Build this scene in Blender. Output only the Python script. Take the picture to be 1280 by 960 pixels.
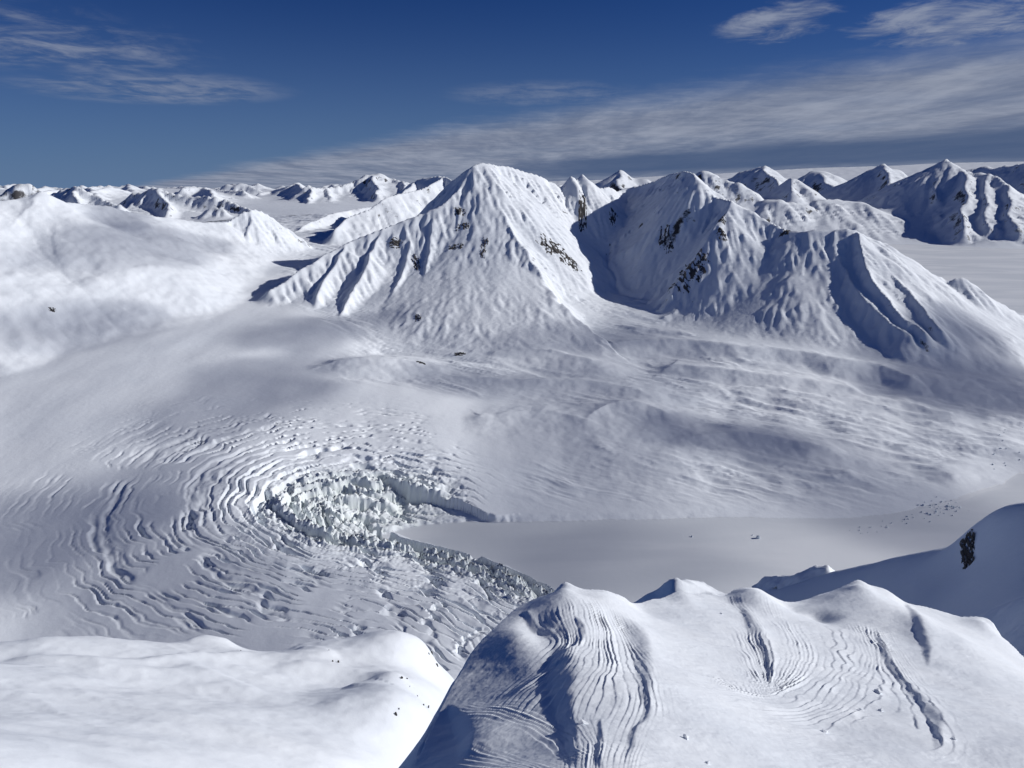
import bpy, bmesh, math, random, time
import numpy as np
T0 = time.time()
for o in list(bpy.data.objects): bpy.data.objects.remove(o)
scene = bpy.context.scene
COL = scene.collection
R = math.radians

# ------------------------------------------------------------------ camera, sky, sun, exposure
EYE = 900.0                  # metres above the frozen fjord
PITCH = R(15.5); FOC = 931.0
cam_d = bpy.data.cameras.new('camera'); cam = bpy.data.objects.new('camera', cam_d); COL.objects.link(cam)
cam.location = (0, 0, EYE); cam.rotation_euler = (R(90) - PITCH, 0, 0)
cam_d.sensor_width = 36; cam_d.lens = 36 * FOC / 1280; cam_d.clip_start = 0.5; cam_d.clip_end = 400000
scene.camera = cam
SUN_AZ = R(84); SUN_EL = R(24.5)      # azimuth clockwise from the view direction
sun_d = bpy.data.lights.new('sun', 'SUN'); sun_d.energy = 5.0; sun_d.angle = R(0.5); sun_d.color = (1.0, 0.97, 0.93)
sun = bpy.data.objects.new('sun', sun_d); COL.objects.link(sun)
sun.location = (3000, 500, 3000); sun.rotation_euler = (R(90) - SUN_EL, 0, R(180) - SUN_AZ)
scene.view_settings.view_transform = 'Standard'; scene.view_settings.look = 'None'
scene.view_settings.exposure = -0.3; scene.view_settings.gamma = 1.0
scene.view_settings.use_curve_mapping = False

world = bpy.data.worlds.new('World'); scene.world = world; world.use_nodes = True
def build_world():
    nt = world.node_tree; N = nt.nodes; L = nt.links
    for n in list(N): N.remove(n)
    out = N.new('ShaderNodeOutputWorld'); bg = N.new('ShaderNodeBackground'); bg.inputs[1].default_value = 0.05
    sky = N.new('ShaderNodeTexSky'); sky.sky_type = 'NISHITA'; sky.sun_disc = False
    sky.sun_elevation = SUN_EL; sky.sun_rotation = SUN_AZ; sky.altitude = 1500; sky.air_density = 1.0
    sky.dust_density = 0.2; sky.ozone_density = 6.0
    tc = N.new('ShaderNodeTexCoord'); sep = N.new('ShaderNodeSeparateXYZ'); L.new(tc.outputs['Generated'], sep.inputs[0])
    def m(op, a, b=None, c=None, clamp=False):
        n = N.new('ShaderNodeMath'); n.operation = op; n.use_clamp = clamp
        for i, v in enumerate((a, b, c)):
            if v is None: continue
            if isinstance(v, (int, float)): n.inputs[i].default_value = v
            else: L.new(v, n.inputs[i])
        return n.outputs[0]
    def ss(v, a, b):
        n = N.new('ShaderNodeMapRange'); n.interpolation_type = 'SMOOTHSTEP'; n.clamp = True
        L.new(v, n.inputs[0]); n.inputs[1].default_value = a; n.inputs[2].default_value = b
        n.inputs[3].default_value = 0; n.inputs[4].default_value = 1
        return n.outputs[0]
    zz = m('MAXIMUM', sep.outputs[2], -0.018)
    zc = m('ADD', zz, 0.035)
    u = m('DIVIDE', sep.outputs[0], zc); v = m('DIVIDE', sep.outputs[1], zc)
    comb = N.new('ShaderNodeCombineXYZ'); L.new(u, comb.inputs[0]); L.new(v, comb.inputs[1])
    def noise(sx, sy, rot, scale, detail, rough=0.55, off=0.0, dist=0.0):
        mp = N.new('ShaderNodeMapping'); L.new(comb.outputs[0], mp.inputs[0])
        mp.inputs['Scale'].default_value = (sx, sy, 1); mp.inputs['Rotation'].default_value = (0, 0, rot)
        mp.inputs['Location'].default_value = (off, off * 0.7, off)
        n = N.new('ShaderNodeTexNoise'); L.new(mp.outputs[0], n.inputs['Vector'])
        n.inputs['Scale'].default_value = scale; n.inputs['Detail'].default_value = detail
        n.inputs['Roughness'].default_value = rough; n.inputs['Distortion'].default_value = dist
        return n.outputs[0]
    n1 = noise(1, 1, 0, 0.55, 8, 0.6, 3.1, 0.4)
    n2 = noise(1.0, 0.28, R(-20), 1.1, 9, 0.62, 7.7, 0.3)
    n3 = noise(1.0, 0.5, R(-20), 0.16, 6, 0.55, 1.3)
    nf = noise(1, 1, 0, 2.6, 8, 0.65, 9.1, 0.5)
    # the high cloud sheet: everything beyond a straight front lying across the sky
    nb = noise(1.0, 0.22, R(-20), 0.35, 6, 0.55, 5.2, 0.2)
    dl0 = m('ADD', m('MULTIPLY', u, 0.833), m('MULTIPLY', v, 0.554))
    dl = dl0
    dl = m('ADD', dl, m('MULTIPLY', m('SUBTRACT', nb, 0.5), 1.7))
    dl = m('ADD', dl, m('MULTIPLY', m('SUBTRACT', nf, 0.5), 0.9))
    sheet = ss(dl, 4.4, 6.3)
    sheet = m('MULTIPLY', sheet, m('ADD', 0.46, m('ADD', m('MULTIPLY', n2, 0.45), m('MULTIPLY', n1, 0.55))), clamp=True)
    # farther out the sheet thickens into a dark slate bank, with paler air under it
    dk = m('ADD', dl0, m('MULTIPLY', m('SUBTRACT', n3, 0.5), 5.0))
    dark = m('MULTIPLY', m('MULTIPLY', ss(dk, 9.6, 11.6), m('SUBTRACT', 1.0, m('MULTIPLY', ss(dk, 15.0, 19.0), 0.6))), ss(u, -2.5, 2.5))
    # thin torn wisps in front of the sheet and high on the left
    def blob(cx, cy, rx, ry):
        a = m('DIVIDE', m('SUBTRACT', u, cx), rx); b = m('DIVIDE', m('SUBTRACT', v, cy), ry)
        d = m('ADD', m('MULTIPLY', a, a), m('MULTIPLY', b, b))
        return m('SUBTRACT', 1.0, ss(d, 0.0, 1.0))
    wl = m('MAXIMUM', blob(-3.0, 4.9, 1.2, 1.5), m('MULTIPLY', blob(-3.1, 6.9, 1.3, 1.2), 0.9))
    wl = m('MAXIMUM', wl, m('MULTIPLY', blob(0.35, 7.4, 1.1, 1.0), 0.5))
    wc = m('MAXIMUM', blob(1.48, 4.6, 0.42, 0.75), blob(2.5, 4.5, 0.8, 1.0))
    tx = ss(m('ADD', m('MULTIPLY', n2, 0.6), m('MULTIPLY', nf, 0.5)), 0.46, 0.66)
    wisp_l = m('MULTIPLY', m('MULTIPLY', wl, tx), 0.62)
    wisp_c = m('MULTIPLY', ss(m('ADD', m('MULTIPLY', m('ADD', nf, m('MULTIPLY', n2, 0.7)), 1.0), m('MULTIPLY', wc, 0.40)), 1.02, 1.42), ss(wc, 0.0, 0.6))
    wisp = m('MAXIMUM', wisp_l, m('MULTIPLY', wisp_c, 0.8))
    tot = m('MAXIMUM', m('MULTIPLY', sheet, 1.0), wisp, clamp=True)
    # cloud brightness varies with its own thickness
    ramp = N.new('ShaderNodeMix'); ramp.data_type = 'RGBA'
    thick = ss(m('ADD', m('MULTIPLY', n2, 0.7), m('MULTIPLY', nf, 0.3)), 0.32, 0.68)
    L.new(m('MAXIMUM', thick, m('MULTIPLY', wisp, 1.2), clamp=True), ramp.inputs['Factor'])
    ramp.inputs['A'].default_value = (3.7, 4.5, 6.7, 1); ramp.inputs['B'].default_value = (7.4, 8.3, 10.6, 1)
    tint = N.new('ShaderNodeMix'); tint.data_type = 'RGBA'; tint.blend_type = 'MULTIPLY'; tint.inputs['Factor'].default_value = 1.0
    L.new(sky.outputs[0], tint.inputs['A']); tint.inputs['B'].default_value = (0.20, 0.45, 0.92, 1)
    hz = N.new('ShaderNodeMix'); hz.data_type = 'RGBA'; hz.inputs['B'].default_value = (3.3, 5.3, 9.2, 1)
    hf = m('POWER', m('SUBTRACT', 1.0, ss(sep.outputs[2], -0.12, 0.31)), 1.7)
    L.new(m('MULTIPLY', hf, 1.0), hz.inputs['Factor']); L.new(tint.outputs['Result'], hz.inputs['A'])
    mix = N.new('ShaderNodeMix'); mix.data_type = 'RGBA'
    L.new(tot, mix.inputs['Factor']); L.new(hz.outputs['Result'], mix.inputs['A'])
    mix2 = N.new('ShaderNodeMix'); mix2.data_type = 'RGBA'; mix2.inputs['B'].default_value = (1.5, 2.5, 5.0, 1)
    L.new(m('MULTIPLY', dark, 0.9), mix2.inputs['Factor']); L.new(mix.outputs['Result'], mix2.inputs['A']); L.new(ramp.outputs['Result'], mix.inputs['B'])
    L.new(mix2.outputs['Result'], bg.inputs[0]); L.new(bg.outputs[0], out.inputs[0])
build_world()

# ------------------------------------------------------------------ geometry helpers
CP, SP = math.cos(PITCH), math.sin(PITCH)
def _ray(px, py):
    cx = (px - 640) / FOC; cy = (480 - py) / FOC
    fx, fy, fz = cx, CP + cy * SP, -SP + cy * CP
    return fx, fy, fz, math.hypot(fx, fy)
def PR(px, py, r):                       # point of the place at horizontal range r in that direction
    fx, fy, fz, l = _ray(px, py)
    return np.array((fx / l * r, fy / l * r, EYE + fz / l * r))
def PZ(px, py, z):                       # point of the place at elevation z
    fx, fy, fz, l = _ray(px, py)
    return PR(px, py, (z - EYE) * l / fz)
def PA(az, r, z):
    return np.array((math.sin(R(az)) * r, math.cos(R(az)) * r, z))
def project(x, y, z):
    dz = z - EYE
    f = y * CP - dz * SP; up = y * SP + dz * CP
    f = np.maximum(f, 1e-6)
    return 640 + FOC * x / f, 480 - FOC * up / f

rng = np.random.RandomState(7)
_perm = rng.permutation(256).astype(np.int32); _perm = np.concatenate([_perm, _perm, _perm])
_ang = rng.rand(256) * 2 * np.pi
_gx = np.cos(_ang).astype(np.float32); _gy = np.sin(_ang).astype(np.float32)
_rv = rng.rand(256).astype(np.float32)
def perlin(x, y, seed=0):
    x = np.asarray(x, np.float64) + seed * 17.37; y = np.asarray(y, np.float64) + seed * 9.13
    xi = np.floor(x).astype(np.int64); yi = np.floor(y).astype(np.int64)
    xf = (x - xi).astype(np.float32); yf = (y - yi).astype(np.float32)
    xi &= 255; yi &= 255
    u = xf * xf * xf * (xf * (xf * 6 - 15) + 10); v = yf * yf * yf * (yf * (yf * 6 - 15) + 10)
    def g(ix, iy, dx, dy):
        h = _perm[_perm[ix & 255] + (iy & 255)]
        return _gx[h] * dx + _gy[h] * dy
    a = g(xi, yi, xf, yf); b = g(xi + 1, yi, xf - 1, yf)
    c = g(xi, yi + 1, xf, yf - 1); d = g(xi + 1, yi + 1, xf - 1, yf - 1)
    return (a + u * (b - a)) * (1 - v) + (c + u * (d - c)) * v
def fbm(x, y, oct=4, seed=0, gain=0.5, lac=2.03):
    s = 0; a = 1.0
    for i in range(oct):
        s = s + a * perlin(x, y, seed + i); a *= gain; x = np.asarray(x) * lac; y = np.asarray(y) * lac
    return s
def ridged(x, y, oct=4, seed=0, gain=0.5, lac=2.03):
    s = 0; a = 1.0
    for i in range(oct):
        n = 1 - np.abs(perlin(x, y, seed + i)) * 1.9
        s = s + a * (n * np.abs(n) - 0.45); a *= gain; x = np.asarray(x) * lac; y = np.asarray(y) * lac
    return s
def sstep(a, b, x):
    t = np.clip((x - a) / (b - a), 0, 1); return t * t * (3 - 2 * t)
def smax(a, b, w):
    h = np.clip(0.5 + 0.5 * (a - b) / w, 0, 1)
    return b + (a - b) * h + w * h * (1 - h)
def voronoi(x, y, seed=0):
    """F1, F2 and the cell's random value and offset for points x, y"""
    xi = np.floor(x).astype(np.int64); yi = np.floor(y).astype(np.int64)
    f1 = np.full(x.shape, 9.0, np.float32); f2 = f1.copy(); cid = np.zeros(x.shape, np.int32)
    ox = np.zeros(x.shape, np.float32); oy = ox.copy()
    for dx in (-1, 0, 1):
        for dy in (-1, 0, 1):
            cx = xi + dx; cy = yi + dy
            h = _perm[_perm[(cx + seed) & 255] + (cy & 255)]; h2 = _perm[h + 91]
            px = cx + 0.15 + 0.7 * _rv[h] - x; py = cy + 0.15 + 0.7 * _rv[h2] - y
            d = np.sqrt(px * px + py * py).astype(np.float32)
            n = d < f1
            f2 = np.where(n, f1, np.minimum(f2, d)); cid = np.where(n, h, cid)
            ox = np.where(n, -px, ox); oy = np.where(n, -py, oy); f1 = np.where(n, d, f1)
    return f1, f2, cid, ox, oy
def spline(pts, step):
    """Catmull-Rom through the points, resampled at about step"""
    P = [np.asarray(p, float) for p in pts]; P = [2 * P[0] - P[1]] + P + [2 * P[-1] - P[-2]]
    out = []
    for i in range(1, len(P) - 2):
        n = max(2, int(np.linalg.norm(P[i + 1] - P[i]) / step))
        for k in range(n):
            t = k / n
            out.append(0.5 * (2 * P[i] + (P[i + 1] - P[i - 1]) * t + (2 * P[i - 1] - 5 * P[i] + 4 * P[i + 1] - P[i + 2]) * t * t
                              + (3 * P[i] - P[i - 1] - 3 * P[i + 1] + P[i + 2]) * t ** 3))
    out.append(P[-2])
    return np.array(out)
def seg_field(X, Y, L, closed=False):
    """distance, arc length, interpolated third value and side (+ right of the line) to polyline L"""
    D = np.full(X.shape, 1e12); S = np.zeros(X.shape); Z = np.zeros(X.shape); W = np.ones(X.shape)
    s0 = 0.0
    n = len(L) if closed else len(L) - 1
    for i in range(n):
        a = L[i]; b = L[(i + 1) % len(L)]
        ex, ey = b[0] - a[0], b[1] - a[1]; l2 = ex * ex + ey * ey + 1e-9; l = math.sqrt(l2)
        wx = X - a[0]; wy = Y - a[1]
        t = np.clip((wx * ex + wy * ey) / l2, 0, 1)
        dx = wx - t * ex; dy = wy - t * ey; d = dx * dx + dy * dy
        m = d < D
        if m.any():
            D[m] = d[m]; S[m] = s0 + t[m] * l
            if len(a) > 2: Z[m] = a[2] + (b[2] - a[2]) * t[m]
            W[m] = (ey * wx[m] - ex * wy[m]) / (l * np.sqrt(d[m]) + 1e-6)
        s0 += l
    return np.sqrt(D), S, Z, W
def seg_env(X, Y, L, kr, kl, d0=None, k2=0.36):
    """upper envelope of the slopes that fall away from every piece of the polyline: height, distance, arc length"""
    H = np.full(X.shape, -1e9); D = np.full(X.shape, 1e6); S = np.zeros(X.shape); s0 = 0.0
    for i in range(len(L) - 1):
        a = L[i]; b = L[i + 1]
        ex, ey = b[0] - a[0], b[1] - a[1]; l2 = ex * ex + ey * ey + 1e-9; l = math.sqrt(l2)
        wx = X - a[0]; wy = Y - a[1]
        t = np.clip((wx * ex + wy * ey) / l2, 0, 1)
        dx = wx - t * ex; dy = wy - t * ey; d = np.sqrt(dx * dx + dy * dy)
        w = (ey * wx - ex * wy) / (l * d + 1e-6)
        k = kl + (kr - kl) * sstep(-1, 1, w)
        if i == 0: k = np.where(t <= 0, max(kr, kl), k)
        if i == len(L) - 2: k = np.where(t >= 1, max(kr, kl), k)
        h = a[2] + (b[2] - a[2]) * t - k * d
        if d0 is not None:                 # the foot of the slope runs out in gentler talus
            e = d - d0;  h = h + np.maximum(k - k2, 0) * 0.5 * (e + np.sqrt(e * e + 140.0 ** 2))
        m = h > H
        H = np.where(m, h, H); D = np.where(m, d, D); S = np.where(m, s0 + t * l, S)
        s0 += l
    return H, D, S
def inside(X, Y, poly):
    r = np.zeros(X.shape, bool); n = len(poly)
    for i in range(n):
        x1, y1 = poly[i][:2]; x2, y2 = poly[(i + 1) % n][:2]
        c = (y1 > Y) != (y2 > Y)
        r ^= c & (X < (x2 - x1) * (Y - y1) / (y2 - y1 + 1e-12) + x1)
    return r
def rbf(C, V, smooth=1e-4):
    C = np.asarray(C, float); V = np.asarray(V, float); n = len(C)
    d = np.linalg.norm(C[:, None] - C[None], axis=2)
    K = np.where(d > 0, d * d * np.log(d + 1e-12), 0) + np.eye(n) * smooth
    P = np.c_[np.ones(n), C]; A = np.block([[K, P], [P.T, np.zeros((3, 3))]])
    w = np.linalg.solve(A, np.r_[V, 0, 0, 0])
    def f(a, b):
        o = w[n] + w[n + 1] * a + w[n + 2] * b
        for i in range(n):
            q = (a - C[i, 0]) ** 2 + (b - C[i, 1]) ** 2
            o = o + w[i] * 0.5 * q * np.log(q + 1e-12)
        return o
    return f

# ------------------------------------------------------------------ materials
def new_mat(name):
    m = bpy.data.materials.new(name); m.use_nodes = True
    nt = m.node_tree; b = nt.nodes['Principled BSDF']
    return m, nt, b
def snow_mat(name, grain, scale, bump, dark=(0.055, 0.05, 0.048), ice=(0.69, 0.74, 0.745)):
    """snow with grain; the attributes 'rock' and 'ice' mix in bare rock and bare glacier ice"""
    m, nt, b = new_mat(name); N = nt.nodes; L = nt.links
    tc = N.new('ShaderNodeTexCoord')
    n1 = N.new('ShaderNodeTexNoise'); n1.inputs['Scale'].default_value = scale; n1.inputs['Detail'].default_value = 8; n1.inputs['Roughness'].default_value = 0.62
    L.new(tc.outputs['Object'], n1.inputs['Vector'])
    n2 = N.new('ShaderNodeTexNoise'); n2.inputs['Scale'].default_value = scale * 0.06; n2.inputs['Detail'].default_value = 5
    L.new(tc.outputs['Object'], n2.inputs['Vector'])
    cr = N.new('ShaderNodeMix'); cr.data_type = 'RGBA'
    cr.inputs['A'].default_value = (0.735, 0.79, 0.86, 1); cr.inputs['B'].default_value = (0.83, 0.865, 0.905, 1)
    L.new(n2.outputs[0], cr.inputs['Factor'])
    at_i = N.new('ShaderNodeAttribute'); at_i.attribute_name = 'ice'
    at_r = N.new('ShaderNodeAttribute'); at_r.attribute_name = 'rock'
    mi = N.new('ShaderNodeMix'); mi.data_type = 'RGBA'; mi.inputs['B'].default_value = (*ice, 1)
    L.new(at_i.outputs['Fac'], mi.inputs['Factor']); L.new(cr.outputs['Result'], mi.inputs['A'])
    # rock breaks through the snow in a ragged way
    nr = N.new('ShaderNodeTexNoise'); nr.inputs['Scale'].default_value = scale * 0.5; nr.inputs['Detail'].default_value = 6; nr.inputs['Roughness'].default_value = 0.7
    L.new(tc.outputs['Object'], nr.inputs['Vector'])
    ad = N.new('ShaderNodeMath'); ad.operation = 'ADD'; L.new(nr.outputs[0], ad.inputs[0]); L.new(at_r.outputs['Fac'], ad.inputs[1])
    mr = N.new('ShaderNodeMapRange'); mr.inputs[1].default_value = 0.98; mr.inputs[2].default_value = 1.10; L.new(ad.outputs[0], mr.inputs[0])
    rc = N.new('ShaderNodeMix'); rc.data_type = 'RGBA'; rc.inputs['B'].default_value = (*dark, 1)
    L.new(mr.outputs[0], rc.inputs['Factor']); L.new(mi.outputs['Result'], rc.inputs['A'])
    L.new(rc.outputs['Result'], b.inputs['Base Color'])
    b.inputs['Roughness'].default_value = 0.72; b.inputs['Specular IOR Level'].default_value = 0.18
    bp = N.new('ShaderNodeBump'); bp.inputs['Strength'].default_value = bump; bp.inputs['Distance'].default_value = grain
    L.new(n1.outputs[0], bp.inputs['Height']); L.new(bp.outputs[0], b.inputs['Normal'])
    return m
def rock_mat(name, c1, c2, scale):
    m, nt, b = new_mat(name); N = nt.nodes; L = nt.links
    tc = N.new('ShaderNodeTexCoord'); n = N.new('ShaderNodeTexNoise'); n.inputs['Scale'].default_value = scale; n.inputs['Detail'].default_value = 8
    L.new(tc.outputs['Object'], n.inputs['Vector'])
    r = N.new('ShaderNodeMix'); r.data_type = 'RGBA'; r.inputs['A'].default_value = (*c1, 1); r.inputs['B'].default_value = (*c2, 1)
    L.new(n.outputs[0], r.inputs['Factor']); L.new(r.outputs['Result'], b.inputs['Base Color'])
    bp = N.new('ShaderNodeBump'); bp.inputs['Strength'].default_value = 0.8; bp.inputs['Distance'].default_value = 0.6 / scale
    L.new(n.outputs[0], bp.inputs['Height']); L.new(bp.outputs[0], b.inputs['Normal'])
    b.inputs['Roughness'].default_value = 0.85
    return m
M_SNOW = snow_mat('valley_snow', 2.2, 0.045, 0.5)
M_MTN = snow_mat('mountain_snow', 4.0, 0.03, 0.5)
M_FAR = snow_mat('far_snow', 8.0, 0.014, 0.7, dark=(0.07, 0.07, 0.075))
M_FG = snow_mat('wind_packed_snow', 0.03, 5.0, 0.45)
M_MIDFG = snow_mat('slope_snow', 0.35, 0.30, 0.45)
M_ROCK = rock_mat('dark_rock', (0.02, 0.02, 0.022), (0.10, 0.09, 0.085), 0.15)
M_ROCKN = rock_mat('near_rock', (0.018, 0.018, 0.02), (0.09, 0.08, 0.075), 1.2)
M_ICE = rock_mat('serac_ice', (0.58, 0.65, 0.66), (0.78, 0.82, 0.83), 0.12)
M_BERG = rock_mat('stranded_ice', (0.45, 0.55, 0.62), (0.8, 0.84, 0.88), 0.2)
def fjord_mat():
    m, nt, b = new_mat('fjord_ice'); N = nt.nodes; L = nt.links
    tc = N.new('ShaderNodeTexCoord')
    mp = N.new('ShaderNodeMapping'); mp.inputs['Scale'].default_value = (0.0011, 0.0034, 1); mp.inputs['Rotation'].default_value = (0, 0, R(12)); L.new(tc.outputs['Object'], mp.inputs[0])
    n = N.new('ShaderNodeTexNoise'); n.inputs['Scale'].default_value = 1.0; n.inputs['Detail'].default_value = 5; n.inputs['Distortion'].default_value = 0.5; L.new(mp.outputs[0], n.inputs['Vector'])
    mr = N.new('ShaderNodeMapRange'); mr.interpolation_type = 'SMOOTHSTEP'; mr.inputs[1].default_value = 0.38; mr.inputs[2].default_value = 0.60; L.new(n.outputs[0], mr.inputs[0])
    at = N.new('ShaderNodeAttribute'); at.attribute_name = 'ice'
    mx = N.new('ShaderNodeMath'); mx.operation = 'MULTIPLY'; L.new(mr.outputs[0], mx.inputs[0]); mx.inputs[1].default_value = 0.28
    sm = N.new('ShaderNodeMath'); sm.operation = 'MAXIMUM'; L.new(mx.outputs[0], sm.inputs[0]); L.new(at.outputs['Fac'], sm.inputs[1])
    c = N.new('ShaderNodeMix'); c.data_type = 'RGBA'; c.inputs['A'].default_value = (0.80, 0.83, 0.86, 1); c.inputs['B'].default_value = (0.40, 0.46, 0.53, 1)
    L.new(sm.outputs[0], c.inputs['Factor']); L.new(c.outputs['Result'], b.inputs['Base Color'])
    n2 = N.new('ShaderNodeTexNoise'); n2.inputs['Scale'].default_value = 0.06; n2.inputs['Detail'].default_value = 7; L.new(tc.outputs['Object'], n2.inputs['Vector'])
    bp = N.new('ShaderNodeBump'); bp.inputs['Strength'].default_value = 0.25; bp.inputs['Distance'].default_value = 1.0
    L.new(n2.outputs[0], bp.inputs['Height']); L.new(bp.outputs[0], b.inputs['Normal'])
    b.inputs['Roughness'].default_value = 0.6; b.inputs['Specular IOR Level'].default_value = 0.2
    return m
M_FJORD = fjord_mat()

# ------------------------------------------------------------------ object helpers
def tag(o, label=None, cat=None, group=None, kind=None):
    if label: o['label'] = label
    if cat: o['category'] = cat
    if group: o['group'] = group
    if kind: o['kind'] = kind
    return o
def mesh_from_arrays(name, V, F, mat, normals=None, attrs=None):
    me = bpy.data.meshes.new(name)
    nf = len(F); k = F.shape[1]
    me.vertices.add(len(V)); me.vertices.foreach_set('co', np.ascontiguousarray(V, np.float32).ravel())
    me.loops.add(nf * k); me.loops.foreach_set('vertex_index', np.ascontiguousarray(F, np.int32).ravel())
    me.polygons.add(nf); me.polygons.foreach_set('loop_start', np.arange(0, nf * k, k, dtype=np.int32))
    me.polygons.foreach_set('use_smooth', np.ones(nf, bool))
    me.update(calc_edges=True)
    for an, av in (attrs or {}).items():
        a = me.attributes.new(an, 'FLOAT', 'POINT'); a.data.foreach_set('value', np.ascontiguousarray(av, np.float32))
    me.materials.append(mat)
    if normals is not None: me.normals_split_custom_set_from_vertices(np.ascontiguousarray(normals, np.float32))
    o = bpy.data.objects.new(name, me); COL.objects.link(o)
    return o
def grid_normals(P):
    """normals of a grid of points P[i, j, 3]"""
    du = np.gradient(P, axis=1); dv = np.gradient(P, axis=0)
    n = np.cross(du, dv); n /= np.linalg.norm(n, axis=2, keepdims=True) + 1e-12
    n[n[..., 2] < 0] *= -1
    return n
def split_grid(X, Y, Z, owner, names, attrs):
    """one mesh object for each owner id; shared borders keep common normals"""
    nr, nc = X.shape
    P = np.stack([X, Y, Z], 2); NR = grid_normals(P)
    idx = np.arange(nr * nc).reshape(nr, nc)
    F = np.stack([idx[:-1, :-1], idx[:-1, 1:], idx[1:, 1:], idx[1:, :-1]], 2).reshape(-1, 4)
    fo = owner[:-1, :-1].ravel()
    Pf = P.reshape(-1, 3); Nf = NR.reshape(-1, 3)
    out = {}
    for k, (nm, mat) in names.items():
        f = F[fo == k]
        if len(f) == 0: continue
        u, inv = np.unique(f, return_inverse=True)
        out[k] = mesh_from_arrays(nm, Pf[u], inv.reshape(-1, 4), mat, Nf[u], {a: v.reshape(-1)[u] for a, v in attrs.items()})
    return out

# ------------------------------------------------------------------ the lie of the land
# valley floors: points read off at known elevations
BASE = [PZ(*p) for p in [
    (0,460,240),(0,580,170),(0,700,120),(0,790,100),(80,388,330),(-90,500,225),(-90,380,335),(150,368,360),(242,341,400),(296,321,430),(336,304,460),
    (335,365,330),(400,402,270),(450,425,215),(200,430,275),(300,400,290),(250,500,205),(350,480,195),(450,480,172),(300,600,135),(200,650,118),(300,720,92),
    (150,780,86),(350,650,85),(430,595,98),(520,600,72),(560,575,85),(500,540,120),(600,560,85),(600,610,50),(450,720,58),(550,720,42),
    (650,740,28),(500,780,55),(620,790,36),(350,800,72),(500,440,165),(560,450,148),(620,455,136),(700,450,126),(760,440,138),(760,400,205),(850,400,188),
    (900,415,160),(1000,415,150),(1100,425,128),(1200,425,108),(1280,430,72),(450,455,170),(550,480,135),(650,490,112),(750,510,90),(850,520,70),(1000,520,55),
    (1150,520,45),(1290,520,30),(1290,600,8),(700,560,68),(800,580,48),(900,600,28),(1000,600,22),(1150,600,14),(700,630,18),(800,640,8),(900,645,6),(640,640,16),
    (1000,650,3),(1100,650,2),(900,700,0),(700,700,0),(900,800,0),(1200,700,0),
    (1250,330,0),(1250,302,0),(1300,395,0),(1170,320,0),(1350,330,0),(370,294,480),(385,275,520),(352,255,520)]]
BASE += [PA(*p) for p in [(-44,1000,90),(44,1000,0),(-20,900,50),(10,900,0),(30,1500,0),(42,2600,8),(44,4000,10),(-30,7000,400),(-22,7500,440),(-40,9500,330),(-30,10000,360),(-20,9500,450),(-14,9500,500),(-25,12000,470),(-36,12000,420),
    (-8,12000,480),(0,12000,350),(8,12000,230),(15,12000,80),(25,12000,5),(35,12000,0),(44,12000,0),(44,8000,0),(-4,7000,420),(6,7000,330),(14,7000,120),(8,4200,250),(8.6,4520,292),(7.8,3900,236),
    (-44,5500,480),(-44,20000,620),(-20,20000,600),(-5,20000,480),(5,20000,380),(15,20000,300),(25,20000,250),(44,20000,200),
    (-44,40000,250),(-20,40000,250),(0,40000,270),(20,40000,380),(44,40000,400),(-44,95000,-720),(0,95000,-720),(44,95000,-500)]]
BASE = np.array(BASE)
base_f = rbf(np.c_[np.arctan2(BASE[:, 0], BASE[:, 1]), np.log(np.hypot(BASE[:, 0], BASE[:, 1]))], BASE[:, 2], 2e-4)

LAKE = [PZ(x, y, 0) for x, y in [(470,672),(497,664),(530,657),(575,654),(612,653),(660,655),(720,654),(800,653),(880,652),(940,655),(1000,662),(1080,668),(1130,660),(1170,645),(1215,632),
        (1290,598)]] + [PA(46,1900,0), PA(46,700,0), PA(6,700,0)] + [PZ(x, y, 0) for x, y in [(800,830),(740,768),(692,738),(650,718),(610,704),(560,695),(520,689),(488,682)]]
LAKE = np.array(LAKE)
FRONT = spline([PZ(*p) for p in [(740,770,15),(692,738,22),(620,706,30),(560,692,35),(500,682,40),(440,676,45),(396,664,52),(374,646,64),(378,626,78),(416,610,86),(470,606,78),(530,614,62),(575,626,42),(612,646,16)]], 25)
FLEN = float(np.hypot(*np.diff(FRONT[:, :2], axis=0).T).sum())
GLACIER = np.array([PZ(*p) for p in [(-300,900,100),(-300,500,225),(-120,384,335),(0,390,330),(70,388,330),(151,370,358),(242,342,400),(296,322,430),(336,305,460),(368,292,480),(372,300,470),(345,335,390),(333,362,332),
        (370,388,290),(405,406,262),(440,428,214),(400,448,205),(392,460,200),(440,478,175),(520,492,130),(640,502,105),(730,525,85),(700,560,70),(640,590,55),(616,650,10),(560,660,5),(470,674,5),(500,690,5),(600,703,5),(692,738,5),(800,830,5)]])

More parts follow.
